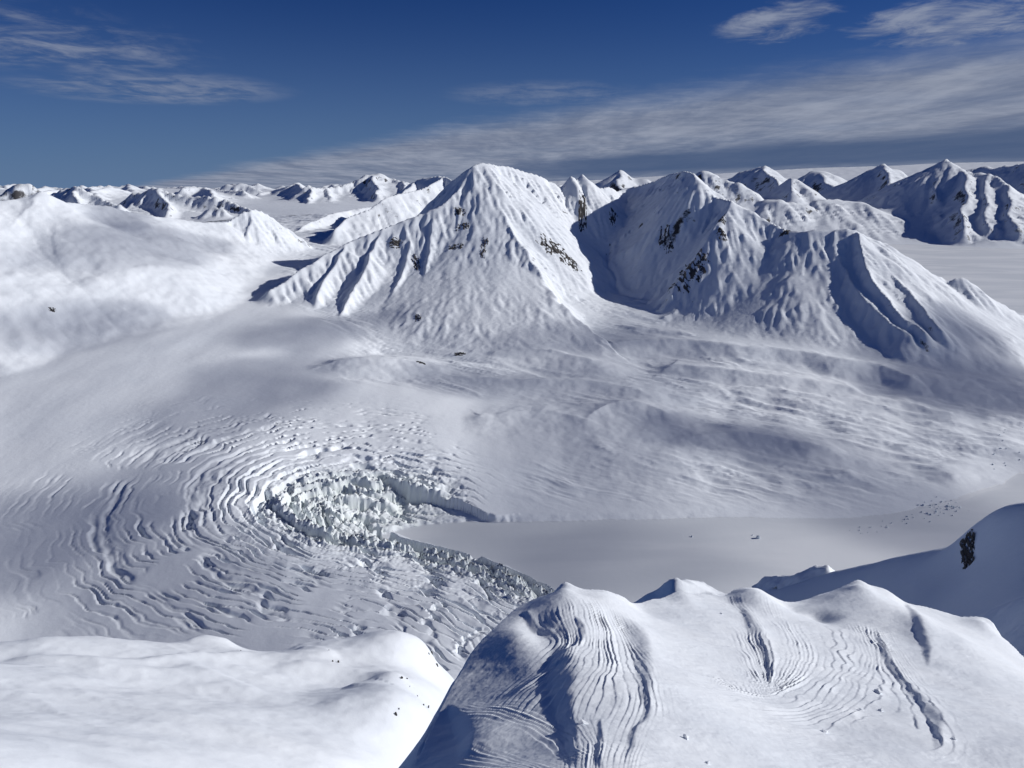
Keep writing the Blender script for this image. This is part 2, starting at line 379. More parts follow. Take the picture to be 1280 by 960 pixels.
# ridges: points as (picture column, picture row, range), gradient on the right and left hand of travel, fluting amplitude
RIDGES = [
 # massif: front-left ridge, summit ridge, cirque head, east summit
 ('massif', [(335,364,3820),(380,337,3960),(421,311,4110),(464,291,4220),(510,274,4290),(535,264,4330),(575,238,4460),(588,213,4590),(602,203,4660),(622,206,4720)], 0.82, 0.85, 12),
 ('massif', [(602,203,4660),(612,204,4690),(622,206,4720),(642,208,4780),(660,216,4860),(676,222,4920),(692,229,4970),(706,234,5010),(716,220,5050),(724,224,5080),(733,217,5110),(740,229,5140),(748,234,5170),(757,233,5240),(770,239,5340),(785,234,5430),
             (800,232,5420),(815,226,5330),(830,220,5180),(848,215,4990),(862,214,4840),(872,221,4760),(887,243,4670),(902,248,4600),(914,251,4540)], 1.0, 0.85, 16),
 ('massif', [(914,251,4540),(928,259,4530),(942,266,4515),(967,278,4490),(990,289,4450)], 0.92, 0.80, 9),
 ('massif', [(602,203,4660),(612,228,4520),(625,260,4350),(655,310,4060),(690,360,3800),(735,407,3590)], 0.74, 0.88, 7),
 ('massif', [(578,240,4450),(592,270,4290),(602,300,4150),(596,340,3940),(580,395,3640),(572,425,3430)], 0.98, 0.85, 10),
 ('massif', [(552,258,4370),(545,290,4190),(536,322,4010),(518,375,3720),(508,415,3440)], 0.98, 0.85, 10),
 ('massif', [(521,272,4300),(512,305,4120),(500,345,3900),(488,390,3630),(478,418,3420)], 0.98, 0.85, 10),
 ('massif', [(480,287,4240),(462,322,4020),(440,360,3790),(425,395,3540)], 0.98, 0.85, 10),
 ('massif', [(432,307,4130),(412,338,3950),(392,368,3740)], 0.95, 0.85, 8),
 ('massif', [(862,216,4840),(858,248,4710),(852,284,4540)], 1.15, 1.0, 5),
 ('massif', [(914,251,4540),(902,272,4430),(882,300,4290),(867,326,4170),(850,346,4080),(838,368,3980)], 1.05, 0.78, 8),
 ('massif', [(716,222,5050),(712,250,4900),(708,285,4720)], 1.1, 1.05, 12),
 ('massif', [(736,220,5100),(734,250,4930),(732,280,4780)], 1.1, 1.05, 12),
 ('massif', [(764,237,5250),(766,255,5100),(768,275,4980)], 1.1, 1.05, 12),
 # front shoulder on the right
 ('shoulder', [(985,288,4430),(1000,288,4440),(1020,286,4450),(1040,288,4465),(1060,286,4480),(1085,293,4510),(1110,305,4540),(1132,320,4580),(1150,331,4610),(1182,350,4660),(1195,348,4680),(1208,348,4700),(1222,358,4730),(1240,372,4760),(1285,397,4850)], 0.66, 0.80, 9),
 ('shoulder', [(990,289,4440),(975,303,4370),(960,318,4300),(920,350,4150),(880,381,3980),(846,401,3840)], 1.0, 0.56, 3),
 ('shoulder', [(1044,288,4450),(1042,314,4300),(1058,345,4120),(1092,385,3900),(1130,412,3760)], 0.72, 0.60, 4),
 ('shoulder', [(1074,290,4450),(1080,318,4260),(1090,345,4110),(1118,382,3920),(1150,412,3780)], 1.0, 0.66, 4),
 ('shoulder', [(1112,306,4540),(1110,330,4310),(1135,365,4100),(1170,408,3870)], 0.98, 0.66, 4),
 ('shoulder', [(1206,349,4700),(1192,378,4500),(1200,408,4280),(1212,424,4150)], 0.84, 0.70, 6),
 # left mountain
 ('left', [(-140,262,4000),(-60,250,4150),(0,250,4250),(28,246,4290),(50,241,4320),(66,248,4350),(81,252,4400),(110,255,4460),(134,257,4520),(161,264,4600),(190,270,4700),(215,272,4800),(252,277,4920),(276,277,5000)], 0.54, 0.58, 3),
 ('left', [(50,241,4320),(26,270,4120),(0,298,3940),(-50,335,3700)], 0.49, 0.73, 4),
 ('knoll', [(276,278,5000),(290,270,5050),(302,264,5080),(313,260,5110),(322,262,5130),(332,265,5150),(343,275,5180),(356,284,5200),(372,294,5200)], 1.11, 0.94, 14),
 ('knoll', [(313,261,5110),(308,280,5000),(304,300,4880)], 0.94, 0.94, 8),
 # back ridges behind the summit
 ('back', [(505,232,6900),(517,226,6800),(528,223,6780),(541,221,6750),(555,219,6700),(565,224,6600),(580,228,6500),(600,226,6500)], 0.94, 0.94, 10),
 ('back', [(556,220,6700),(535,232,6400),(510,240,6200),(485,246,6000),(462,260,5850),(440,271,5720),(418,286,5540)], 0.88, 0.99, 9),
 ('back', [(520,226,6800),(503,240,6500),(487,250,6350)], 0.94, 0.94, 8),
 ('back', [(462,258,7400),(440,262,7200),(424,265,6950),(405,271,6700),(387,277,6450),(369,290,6200)], 0.70, 0.88, 8),
]
RIDGES_FAR = [
 ('far_tower', [(-60,246,9600),(-20,240,9600),(5,232,9600),(14,228,9600),(22,226,9600),(32,227,9600),(42,230,9600),(48,241,9600)], 1.098, 0.976, 30),
 ('far_wall', [(52,246,10400),(64,238,10300),(80,234,10200),(92,231,10100),(104,235,10000),(120,242,9900),(135,248,9700),(150,255,9500)], 0.671, 0.732, 34),
 ('far_wall', [(92,232,10100),(96,243,9700),(100,254,9300)], 0.976, 0.732, 20),
 ('far_wall', [(50,238,13000),(75,236,13500),(110,240,14000),(135,233,15000),(160,238,16000)], 0.488, 0.488, 20),
 ('far_flutes', [(150,250,10900),(163,240,10800),(175,239,10700),(188,236,10500),(200,233,10400),(212,238,10300),(228,242,10200),(245,243,10100),(262,244,10000),(282,248,9900),(300,255,9700),(310,262,9500)], 0.732, 0.732, 44),
 ('far_flutes', [(200,234,10400),(204,250,9900),(208,266,9400)], 0.915, 0.732, 20),
 ('far_flutes', [(250,262,9450),(262,258,9400),(278,260,9350),(292,268,9300)], 0.610, 0.732, 22),
 ('far_crown', [(235,238,17500),(255,234,17300),(270,235,17000),(280,230,16900),(290,229,16800),(300,228,16800),(312,231,16700),(322,235,16500),(335,241,16300)], 0.732, 0.793, 70),
 ('far_low', [(-60,240,26000),(30,236,26000),(100,238,28000),(140,232,27000),(165,236,27000),(225,234,28000),(262,238,27000)], 0.366, 0.366, 40),
 ('far_cone', [(336,240,24000),(345,234,24000),(352,231,24000),(360,235,24000),(372,240,24000)], 0.549, 0.610, 40),
 ('far_dome', [(364,245,12800),(374,237,12900),(385,231,13000),(396,234,13200),(410,233,13400),(420,232,13500),(434,230,13600),(446,224,13800),(456,219,13900),(466,216,14000),(478,218,14000),(488,222,14000),(500,225,13800),(512,229,13600),(530,232,13400)], 0.671, 0.671, 36),
 ('far_dome', [(466,217,14000),(470,230,13200),(472,243,12300)], 0.915, 0.549, 20),
 ('far_dome', [(410,233,13400),(412,243,12700),(414,252,12100)], 0.976, 0.549, 24),
 ('far_dome', [(500,225,13800),(502,236,13000),(504,250,12100)], 0.915, 0.549, 20),
 ('far_dome', [(385,232,13000),(386,243,12400),(388,252,11900)], 0.976, 0.610, 20),
 ('far_horn', [(738,236,9800),(750,225,9800),(761,218,9800),(771,212,9800),(782,217,9800),(796,221,9800),(808,222,9800),(818,228,9800)], 0.671, 0.732, 16),
 ('far_horn', [(771,212,9800),(774,226,9450),(778,240,9150)], 1.098, 0.610, 10),
 ('far_cap', [(868,216,13000),(878,213,13000),(892,216,13000),(906,222,13000),(925,228,12800)], 0.610, 0.732, 20),
 ('far_pyramid', [(880,236,15500),(899,228,15300),(918,219,15200),(936,211,15100),(947,209,15050),(955,206,15000),(963,211,15000),(972,217,15000),(988,225,14900),(1000,236,14800)], 0.634, 0.671, 30),
 ('far_pyramid', [(955,207,15000),(968,224,14100),(982,240,13300)], 0.915, 0.610, 20),
 ('far_knob', [(978,232,13600),(986,225,13600),(993,221,13600),(1000,224,13600),(1012,236,13600)], 0.610, 0.732, 12),
 ('far_knob', [(993,222,13600),(990,238,13000)], 0.610, 0.732, 10),
 ('far_ridge', [(990,232,21000),(1002,224,21000),(1014,214,21000),(1028,213,21000),(1044,219,21000),(1060,226,21000)], 0.549, 0.610, 30),
 ('far_ridge', [(1022,214,21000),(1036,228,19700),(1046,238,18700)], 0.793, 0.549, 24),
 ('far_spur', [(1048,232,17500),(1066,222,17200),(1083,213,17000),(1100,206,16900),(1109,204,16800),(1120,214,16900),(1140,222,17000)], 0.512, 0.732, 26),
 ('far_spur', [(1108,205,16800),(1112,226,15600),(1120,248,14500)], 0.878, 0.512, 26),
 ('far_hills', [(925,252,12600),(945,250,12500),(968,248,12500),(990,252,12600),(1015,256,12700)], 0.610, 0.671, 26),
 ('far_hills', [(985,258,12900),(1020,250,13000),(1045,248,13200),(1080,252,13300),(1100,262,13300)], 0.427, 0.488, 22),
 ('far_massif', [(1118,232,15600),(1135,224,15500),(1152,214,15300),(1164,207,15100),(1175,201,15000),(1184,198,14900),(1195,203,14800),(1206,210,14700),(1220,214,14600),(1240,218,14400),(1262,230,14100),(1290,248,13800)], 0.549, 0.671, 30),
 ('far_massif', [(1206,210,14700),(1208,222,14100),(1206,242,13400),(1206,262,12800),(1203,284,12200)], 0.830, 0.610, 24),
 ('far_massif', [(1164,207,15100),(1168,226,14300),(1172,246,13600)], 0.854, 0.610, 24),
 ('far_massif', [(1232,216,14450),(1234,238,13700),(1236,258,13000),(1240,280,12400)], 1.037, 0.549, 30),
 ('far_massif', [(1262,230,14100),(1264,255,13200),(1270,280,12400)], 1.037, 0.549, 30),
 ('far_skyline', [(1200,212,22000),(1222,210,22000),(1236,206,22000),(1242,210,22000),(1256,206,21500),(1270,205,21500),(1290,203,21000),(1330,205,21000)], 0.610, 0.610, 60),
 ('ice_cap', [(880,217,52000),(940,216,52000),(1000,211,52000),(1050,209,52000),(1120,207,52000),(1180,204,52000),(1280,202,50000),(1400,202,50000)], 0.060, 0.060, 0),
 ('far_haze_hills', [(560,226,40000),(620,230,40000),(700,226,40000),(790,224,40000),(850,222,40000),(900,222,40000)], 0.100, 0.100, 10),
 ('far_haze_hills', [(-60,238,45000),(60,237,45000),(200,236,45000),(330,238,45000),(420,236,45000),(520,234,45000)], 0.080, 0.080, 10),
]

_r = random.Random(12)
for k in range(28):                       # lesser ranges far out on the ice
    x0 = -80 + (k * 37) % 1000; rg = _r.uniform(12500, 24000) if 40 < x0 < 480 else _r.uniform(15000, 30000); pts = []
    for t in range(7): pts.append((x0 + t * _r.uniform(13, 18), 240 - 11 * math.sin(math.pi * t / 6) * _r.uniform(.4, 1.2) + _r.uniform(-1, 1), rg + _r.uniform(-500, 500)))
    RIDGES_FAR.append(('far_low', pts, 0.60, 0.55, 55))
    RIDGES_FAR.append(('far_low', [pts[3], (pts[3][0] + 8, pts[3][1] + 8, rg - 1700)], 0.6, 0.45, 30))

def mountains(X, Y, ridges, far=False):
    """height of the ridge envelope and the index of the ridge that owns each point"""
    H = np.full(X.shape, -1e4); own = np.full(X.shape, -1, np.int32); DD = np.full(X.shape, 1e4)
    sc = 3.0 if far else 1.0
    # bend the slopes a little so that faces are not planar
    WX = X + 42 * sc * fbm(X / (280 * sc), Y / (280 * sc), 4, 21); WY = Y + 42 * sc * fbm(X / (280 * sc), Y / (280 * sc), 4, 31)
    for i, (nm, pts, kr, kl, fl) in enumerate(ridges):
        if nm == 'massif' and len(pts) < 6 and pts[0][0] < 600: pts = [pts[0]] + [(a, b, c + 4) for a, b, c in pts[1:]]
        L = spline([PR(*p) for p in pts], 60 if not far else 160)
        s = np.r_[0, np.cumsum(np.hypot(*(np.diff(L[:, :2], axis=0).T)))]
        L[:, 2] += (min(fl, 30)) * 0.5 * fbm(s / (110 * sc), np.full(len(s), i * 3.7), 3, 5)
        reach = (L[:, 2].max() + 100) / min(kr, kl) * (1.9 if nm in ('massif', 'shoulder') else 1.0)
        reach = min(reach, 3600 if not far else (9000 if min(kr, kl) > 0.2 else 25000))
        m = (X > L[:, 0].min() - reach) & (X < L[:, 0].max() + reach) & (Y > L[:, 1].min() - reach) & (Y < L[:, 1].max() + reach)
        if not m.any(): continue
        dtal = None
        if nm == 'shoulder': dtal = 460
        elif nm == 'massif' and pts[0][0] < 600:          # talus only on the valley side of the front buttress
            sp = (WX[m] + 190) * (-1085) - (WY[m] - 4656) * 555
            dtal = 620 + 3000 * sstep(-60, 160, -sp / 1219)
        he, d, S = seg_env(WX[m], WY[m], L, kr, kl, dtal, 0.47 if nm == 'shoulder' else 0.36)
        # fluting: gullies run straight down from the ridge
        q = S + 14 * sc * fbm(X[m] / (70 * sc), Y[m] / (70 * sc), 2, 41)
        am = fl * sstep(4, 110 * sc, d) * (1 - 0.6 * sstep(200 * sc, 700 * sc, d))
        g = ridged(q / (95 * sc), d / (900 * sc) + i * 5.3, 5, 3, 0.58)
        h = he + am * g
        cur = H[m]
        w = 40.0 if nm == 'left' else 5.0 * sc
        own[m] = np.where(h > cur, i, own[m]); DD[m] = np.where(h > cur, d, DD[m])
        H[m] = smax(h, cur, w)
    return H, own, DD

BENCHES = [  # low banks, moraine walls and mounds: points at elevation, gradient right / left
 ([(766,428,170),(800,424,176),(850,424,178),(920,430,172),(985,436,162),(1050,448,146),(1100,455,132),(1138,470,112)], 0.10, 0.42),
 ([(388,462,192),(420,450,212),(460,446,214),(500,448,200),(535,458,172)], 0.22, 0.32),
 ([(735,522,104),(760,504,122),(795,500,124),(830,512,104)], 0.25, 0.35),
 ([(840,455,130),(920,462,126),(1000,472,112),(1060,482,94)], 0.12, 0.36),
 ([(480,468,158),(560,470,150),(640,474,140),(740,476,130),(800,486,116)], 0.16, 0.24),
 ([(830,395,215),(860,388,232),(884,392,222),(900,408,185)], 0.5, 0.6),
 ([(620,440,170),(680,436,180),(740,448,160)], 0.25, 0.3),
 ([(850,548,66),(930,540,70),(1020,556,54)], 0.14, 0.20),
 ([(600,520,118),(680,512,118),(735,524,106)], 0.10, 0.2),
 ([(1040,496,78),(1120,500,72),(1190,516,58)], 0.12, 0.26),
 ([(1190,592,26),(1215,588,30),(1245,592,26)], 0.2, 0.3),
]

CARVE = None; CARVE_F = []
def terrain(X, Y, far=False):
    r = np.hypot(X, Y); az = np.arctan2(X, Y)
    base = base_f(az, np.log(r))
    rock = np.zeros(X.shape); ice = np.zeros(X.shape)
    if far:
        base = np.where((az > R(13)) & (r < 12500), base * sstep(11800, 12600, r), base)
        base = np.where(r < 30000, np.maximum(base, 0), base) + 18 * fbm(X / 1500, Y / 1500, 4, 2) * sstep(5, 120, base)
        H, own, DD = mountains(X, Y, RIDGES_FAR, True)
        H += 26 * fbm(X / 420, Y / 420, 4, 12) * sstep(0, 300, DD)
        h = smax(H, base, 40.0)
        for cm, cb in zip(CARVE_F, CARVE_FAR): h = h + carve_at(X, Y, cm, cb)
        mt = H > base + 4
        return np.where(r < 30000, np.maximum(h, 0), h) - 0.5 * sstep(9300, 9100, r), np.where(mt, own, -1), base, rock, ice, DD
    und = 15.0 * fbm(X / 520, Y / 800, 3, 51) + 1.1 * fbm(X / 110, Y / 190, 3, 61)
    gl = inside(X, Y, GLACIER)
    # ground moraine: streaks drawn out along the old flow
    c, s = math.cos(R(-24)), math.sin(R(-24))
    a = X * c + Y * s; b = -X * s + Y * c
    wob = 30 * fbm(X / 260, Y / 260, 3, 77)
    st = ridged(a / 420, (b + wob) / 62, 4, 81, 0.5)
    mor = 5.0 * st + 19 * fbm(a / 330, b / 170, 3, 91) + 1.3 * ridged(a / 90, (b + wob) / 30, 3, 95) + 11 * np.maximum(0, fbm(a / 190 + 3, (b + wob) / 85, 4, 97, 0.55) - 0.12) - 7 * np.maximum(0, ridged(a / 520, (b + 2 * wob) / 120, 3, 99) - 0.35)
    dgl, _, _, _ = seg_field(X, Y, GLACIER, True)
    sd = np.where(gl, -dgl, dgl)
    mm = sstep(-60, 160, sd) * sstep(-5, 25, base)
    lk = inside(X, Y, LAKE); dlk, _, _, _ = seg_field(X, Y, LAKE, True)
    sl = np.where(lk, -dlk, dlk)
    h = base + und * sstep(0, 200, sl) * sstep(3, 30, base) + mor * mm * sstep(0, 240, sl)
    # banks and mounds
    for pts, kr, kl in BENCHES:
        L = spline([PZ(*p) for p in pts], 50)
        m = (X > L[:, 0].min() - 1100) & (X < L[:, 0].max() + 1100) & (Y > L[:, 1].min() - 1100) & (Y < L[:, 1].max() + 1100)
        e, d, S = seg_env(X[m] + wob[m] * 0.6, Y[m] + wob[m] * 0.5, L, kl, kr)
        e = e + 5 * fbm(X[m] / 90, Y[m] / 90, 3, 15)
        h[m] = smax(e, h[m], 12)
    # crevasses
    near = gl & (r < 3200)
    d, S, Z, W = seg_field(X, Y, FRONT)
    outer = (W < 0)
    g = near
    X1, Y1, d1, S1 = X[g], Y[g], d[g], S[g]
    side = np.where(outer[g], 1.0, -1.0); d1 = np.where(outer[g], d1, d1 * 0.12)
    wr = 16 * fbm(X1 / 120, Y1 / 120, 3, 101)
    dd = d[g] * side + wr
    lim = 840 - 580 * sstep(1000, 1400, S1) + 90 * fbm(X1 / 300, Y1 / 300, 2, 111)
    inten = 1 - sstep(0.12, 1.0, d1 / np.maximum(lim, 60))
    inten *= sstep(-0.42, 0.12, fbm(X1 / 170, Y1 / 170, 3, 121) + 0.9 * (1 - sstep(40, 330, d1)) - 0.05)
    low = 1 - sstep(750, 1050, S1)
    lam = 30.0 - 9.0 * low
    f1, f2, cid, ox, oy = voronoi(dd / lam + 0.55 * fbm(X1 / 70, Y1 / 70, 3, 117), (S1 + 0.9 * wr) / (lam * (6.5 + 2.0 * low)) + 0.13 * dd / lam, 11)
    crack = 1 - sstep(0.05, 0.25, f2 - f1)
    inten *= 1 - sstep(FLEN - 260, FLEN - 20, S1)
    close = (1 - sstep(0, 170, d1)) ** 1.4
    inten = inten * (0.35 + 0.65 * np.maximum(sstep(-0.25, 0.12, fbm(X1 / 110, Y1 / 110, 3, 127)), close))
    dep = (17 + 0 * low + 12 * close) * inten
    seg = sstep(-0.16, 0.10, perlin(S1 / 95 + dd / 160, dd / 26, 133) + 0.25 * perlin(X1 / 45, Y1 / 45, 134)) 
    dep = dep * (1 - 0.55 * sstep(220, 650, d1)) * np.maximum(0.34 + 0.66 * seg, close)
    blk = (_rv[cid] - 0.5) * 22 * close * inten - ox * (4 + 5 * low + 10 * close) * inten * (1 - 0.55 * sstep(220, 650, d1)) * np.maximum(0.35 + 0.65 * seg, close)
    hh = h[g] - crack * dep + blk
    f1b, f2b, cidb, oxb, oyb = voronoi(X1 / 10.0 + 3.1, Y1 / 13.0, 57)
    brk = np.maximum(close, 0.42 * (1 - sstep(60, 270, d1)) * sstep(-0.2, 0.2, fbm(X1 / 60, Y1 / 60, 2, 143)))
    hh += brk * inten * ((_rv[cidb] - 0.55) * 13 - (1 - sstep(0.02, 0.3, f2b - f1b)) * 5)
    # rough, broken icefall between the front and the fjord
    dlg = seg_field(X1, Y1, LAKE, True)[0]
    hh = np.where(outer[g], hh, hh * (0.22 + 0.78 * sstep(0, 190, dlg + 10 * fbm(X1 / 50, Y1 / 50, 2, 119))))
    h[g] = hh
    ic = np.clip(crack * inten * 0.5 * (0.3 + close) + 0.55 * close * inten, 0, 1)
    ice[g] = ic
    # the fjord: level ice; the glacier breaks off in a cliff, the moraine runs out gently
    jit = 9 * fbm(X / 40, Y / 40, 4, 131) * np.where(gl | (dgl < 60), 1, 0.6)
    gside = 1 - sstep(0, 90, np.where(gl, 0, dgl))
    shal = sstep(350, 900, X)
    wdt = 14 * gside + (46 + 150 * shal + 16 * fbm(X / 120, Y / 120, 2, 141)) * (1 - gside)
    k = sstep(0, 1, (sl + jit) / wdt)
    h = h * k
    far_r = sstep(2300, 3300, r) * sstep(R(14), R(24), az)
    h = np.where((sl + jit) < 0, 0.0, np.maximum(h, 0.0))
    h = np.where(h < 1.5, h * 0.6, h)
    # the mountains
    H, own, DD = mountains(X, Y, RIDGES)
    fl = 2.4 * ridged(X / 120, Y / 120, 4, 151, 0.5) + 1.0 * fbm(X / 34, Y / 34, 3, 161)
    lf = np.array([RIDGES[i][0] in ('left',) for i in range(len(RIDGES))])
    il = (own >= 0) & lf[np.maximum(own, 0)]
    H = H + np.where(il, 0.25 * fl + 10 * fbm(X / 420, Y / 300, 3, 171), fl) * sstep(0, 120, DD)
    w = np.where(own >= 0, np.where(lf[np.maximum(own, 0)], 18.0, 20.0), 30.0)
    hh = smax(H, h, w)
    mt = H > h + 6
    if CARVE is not None: hh = hh + carve_at(X, Y, CARVE, CARVE_NEAR)
    return hh, np.where(mt, own, -1), base, rock, ice, DD

CARVE_NEAR = (-2700.0, 2900.0, 3050.0, 5600.0, 8.0)
CARVE_FAR = [(2200.0, 11000.0, 9200.0, 17000.0, 22.0), (-8200.0, -1000.0, 7600.0, 14600.0, 20.0)]
def carve_at(X, Y, CARVE, box):
    """the erosion map, interpolated"""
    EX0, EX1, EY0, EY1, ERES = box
    gx = (X - EX0) / ERES; gy = (Y - EY0) / ERES
    ny, nx = CARVE.shape
    ok = (gx > 0) & (gx < nx - 1.001) & (gy > 0) & (gy < ny - 1.001)
    gx = np.clip(gx, 0, nx - 1.001); gy = np.clip(gy, 0, ny - 1.001)
    i = gx.astype(int); j = gy.astype(int); u = gx - i; v = gy - j
    c = CARVE
    return np.where(ok, (c[j, i] * (1 - u) + c[j, i + 1] * u) * (1 - v) + (c[j + 1, i] * (1 - u) + c[j + 1, i + 1] * u) * v, 0)
def erode(H, mask, batches, per, steps, seed=5):
    """avalanche and meltwater runnels: many particles slide downhill, cutting and dropping snow"""
    rg = np.random.RandomState(seed); ny, nx = H.shape; H = H.copy().astype(np.float64); H0 = H.copy()
    src = np.argwhere(mask)
    for b in range(batches):
        q = src[rg.randint(len(src), size=per)]
        x = q[:, 1] + rg.rand(per); y = q[:, 0] + rg.rand(per)
        dx = np.zeros(per); dy = np.zeros(per); vel = np.ones(per); sed = np.zeros(per); wat = np.ones(per)
        for t in range(steps):
            ok = (x > 1) & (x < nx - 3) & (y > 1) & (y < ny - 3)
            x, y, dx, dy, vel, sed, wat = x[ok], y[ok], dx[ok], dy[ok], vel[ok], sed[ok], wat[ok]
            if len(x) == 0: break
            i = x.astype(int); j = y.astype(int); u = x - i; v = y - j
            a = H[j, i]; bb = H[j, i + 1]; c = H[j + 1, i]; d = H[j + 1, i + 1]
            gx = (bb - a) * (1 - v) + (d - c) * v; gy = (c - a) * (1 - u) + (d - bb) * u
            h0 = (a * (1 - u) + bb * u) * (1 - v) + (c * (1 - u) + d * u) * v
            dx = dx * 0.18 - gx * 0.82; dy = dy * 0.18 - gy * 0.82
            l = np.hypot(dx, dy) + 1e-9; dx /= l; dy /= l
            x2 = x + dx; y2 = y + dy
            i2 = np.clip(x2.astype(int), 0, nx - 2); j2 = np.clip(y2.astype(int), 0, ny - 2); u2 = x2 - i2; v2 = y2 - j2
            h1 = (H[j2, i2] * (1 - u2) + H[j2, i2 + 1] * u2) * (1 - v2) + (H[j2 + 1, i2] * (1 - u2) + H[j2 + 1, i2 + 1] * u2) * v2
            dh = h1 - h0
            cap = np.maximum(-dh, 0.15) * vel * wat * 0.55
            dep = np.where(dh > 0, np.minimum(sed, dh), np.where(sed > cap, (sed - cap) * 0.22, 0))
            ero = np.where((dh <= 0) & (sed <= cap), np.minimum((cap - sed) * 0.22, -dh), 0)
            ch = dep - ero
            for (jj, ii, ww) in ((j, i, (1 - u) * (1 - v)), (j, i + 1, u * (1 - v)), (j + 1, i, (1 - u) * v), (j + 1, i + 1, u * v)):
                np.add.at(H, (jj, ii), ch * ww)
            sed = sed - ch; vel = np.sqrt(np.clip(vel * vel - dh * 0.35, 0.05, 9)); wat = wat * 0.985
            x, y = x2, y2
    D = H - H0
    for k in range(1):
        D[1:-1, 1:-1] = (D[1:-1, 1:-1] * 4 + 2 * (D[:-2, 1:-1] + D[2:, 1:-1] + D[1:-1, :-2] + D[1:-1, 2:]) + D[:-2, :-2] + D[2:, 2:] + D[:-2, 2:] + D[2:, :-2]) / 16
    return np.clip(D, -38, 22)
def make_carve_far(box):
    gx, gy = np.meshgrid(np.arange(box[0], box[1], box[4]), np.arange(box[2], box[3], box[4]))
    z, ow, *_ = terrain(gx, gy, True)
    q = box[4] / 8.0
    d = erode(z / q, ow >= 0, 22, 4200, 60) * q * 1.25
    e = np.minimum.reduce(np.broadcast_arrays(np.arange(d.shape[1])[None], np.arange(d.shape[1])[::-1][None], np.arange(d.shape[0])[:, None], np.arange(d.shape[0])[::-1][:, None]))
    return d * sstep(0, 25, e)
def make_carve():
    EX0, EX1, EY0, EY1, ERES = CARVE_NEAR
    gx, gy = np.meshgrid(np.arange(EX0, EX1, ERES), np.arange(EY0, EY1, ERES))
    z, ow, *_ = terrain(gx, gy)
    ok = np.array([r[0] in ('massif', 'shoulder', 'knoll') for r in RIDGES] + [False])
    d = erode(z, ok[ow], 24, 4200, 70)
    e = np.minimum.reduce(np.broadcast_arrays(np.arange(d.shape[1])[None], np.arange(d.shape[1])[::-1][None], np.arange(d.shape[0])[:, None], np.arange(d.shape[0])[::-1][:, None]))
    return d * sstep(3, 40, e)
def polar(az0, az1, r0, r1, nc, nr, rs=None):
    az = np.linspace(R(az0), R(az1), nc)[None, :]; r = np.exp(np.linspace(math.log(r0), math.log(r1), nr))[:, None] if rs is None else rs[:, None]
    return np.sin(az) * r, np.cos(az) * r

# ------------------------------------------------------------------ valley, glacier, fjord and the near mountains
CARVE = make_carve(); print('carve', time.time() - T0, CARVE.min(), CARVE.max(), CARVE.std())
RS_NEAR = np.exp(np.r_[np.linspace(math.log(950), math.log(1060), 18, endpoint=False), np.linspace(math.log(1060), math.log(2150), 370, endpoint=False), np.linspace(math.log(2150), math.log(9050), 385)])
X, Y = polar(-43, 43, 0, 0, 870, 0, RS_NEAR)
Z, own, base, rock, ice, DD = terrain(X, Y)
PXn, PYn = project(X, Y, Z)
Rn = np.hypot(X, Y)
def hit(px, py, tol=2.5):
    """the visible place of the land in a direction"""
    d = (PXn - px) ** 2 + (PYn - py) ** 2
    m = d < max(tol * tol, d.min() * 1.01)
    i = np.argmin(np.where(m, Rn, 1e9)); i = np.unravel_index(i, X.shape)
    return np.array((X[i], Y[i], Z[i]))
nrm = grid_normals(np.stack([X, Y, Z], 2))
steep = 1 - nrm[..., 2]
rock = 0.42 * sstep(0.16, 0.36, steep) * (own >= 0) + 0.30 * fbm(X / 140, Y / 140, 3, 201) * (own >= 0) - 0.06
rock *= sstep(0.08, 0.22, steep)
gidx = {'massif': 1, 'shoulder': 2, 'left': 3, 'knoll': 4, 'back': 5}
owner = np.zeros(X.shape, np.int32)
oi = np.array([gidx[r[0]] for r in RIDGES] + [0])
owner = oi[own]
GL = inside(X, Y, GLACIER)
lakem = (Z < 0.8)
owner = np.where(owner == 0, np.where(lakem, 7, np.where(GL, 6, np.where((np.arctan2(X, Y) < R(-12)) & (Rn > 3000), 9, 8))), owner)
# far behind the massif the low ground belongs to the ice field / far fjord
owner = np.where((owner == 8) & (Rn > 4700) & (np.arctan2(X, Y) < R(10)), 9, owner)
ice = np.where(lakem, 0.0, ice)
names = {1: ('mountain', M_MTN), 2: ('mountain', M_MTN), 3: ('mountain', M_MTN), 4: ('mountain', M_MTN), 5: ('mountain', M_MTN),
         6: ('glacier', M_SNOW), 7: ('frozen_fjord', M_FJORD), 8: ('moraine', M_SNOW), 9: ('ice_field', M_SNOW)}
ob = split_grid(X, Y, Z, owner, names, {'rock': np.clip(rock, 0, 1), 'ice': np.clip(ice, 0, 1)})
LAB = {1: ('tall snowy twin-summit mountain holding a deep shaded bowl', 'mountain'), 2: ('lower scalloped snow mountain in front of the shaded bowl', 'mountain'),
       3: ('broad smooth snow mountain rising left of the glacier', 'mountain'), 4: ('small fluted rocky peak where the smooth mountain meets the upper glacier', 'mountain'),
       5: ('shaded snow ridges behind the tall summit', 'mountain'), 6: ('wide snow-covered glacier with curved crevasses and a broken ice front', 'glacier'),
       7: ('flat frozen fjord covered in thin grey snow', 'frozen fjord'), 8: ('rolling snow-covered moraine between the fjord and the mountains', 'moraine'),
       9: ('flat snow field filling the valley behind the mountains', 'ice field')}
for k, o in ob.items(): tag(o, LAB[k][0], LAB[k][1], kind='structure')
glacier = ob[6]
print('near terrain', time.time() - T0)

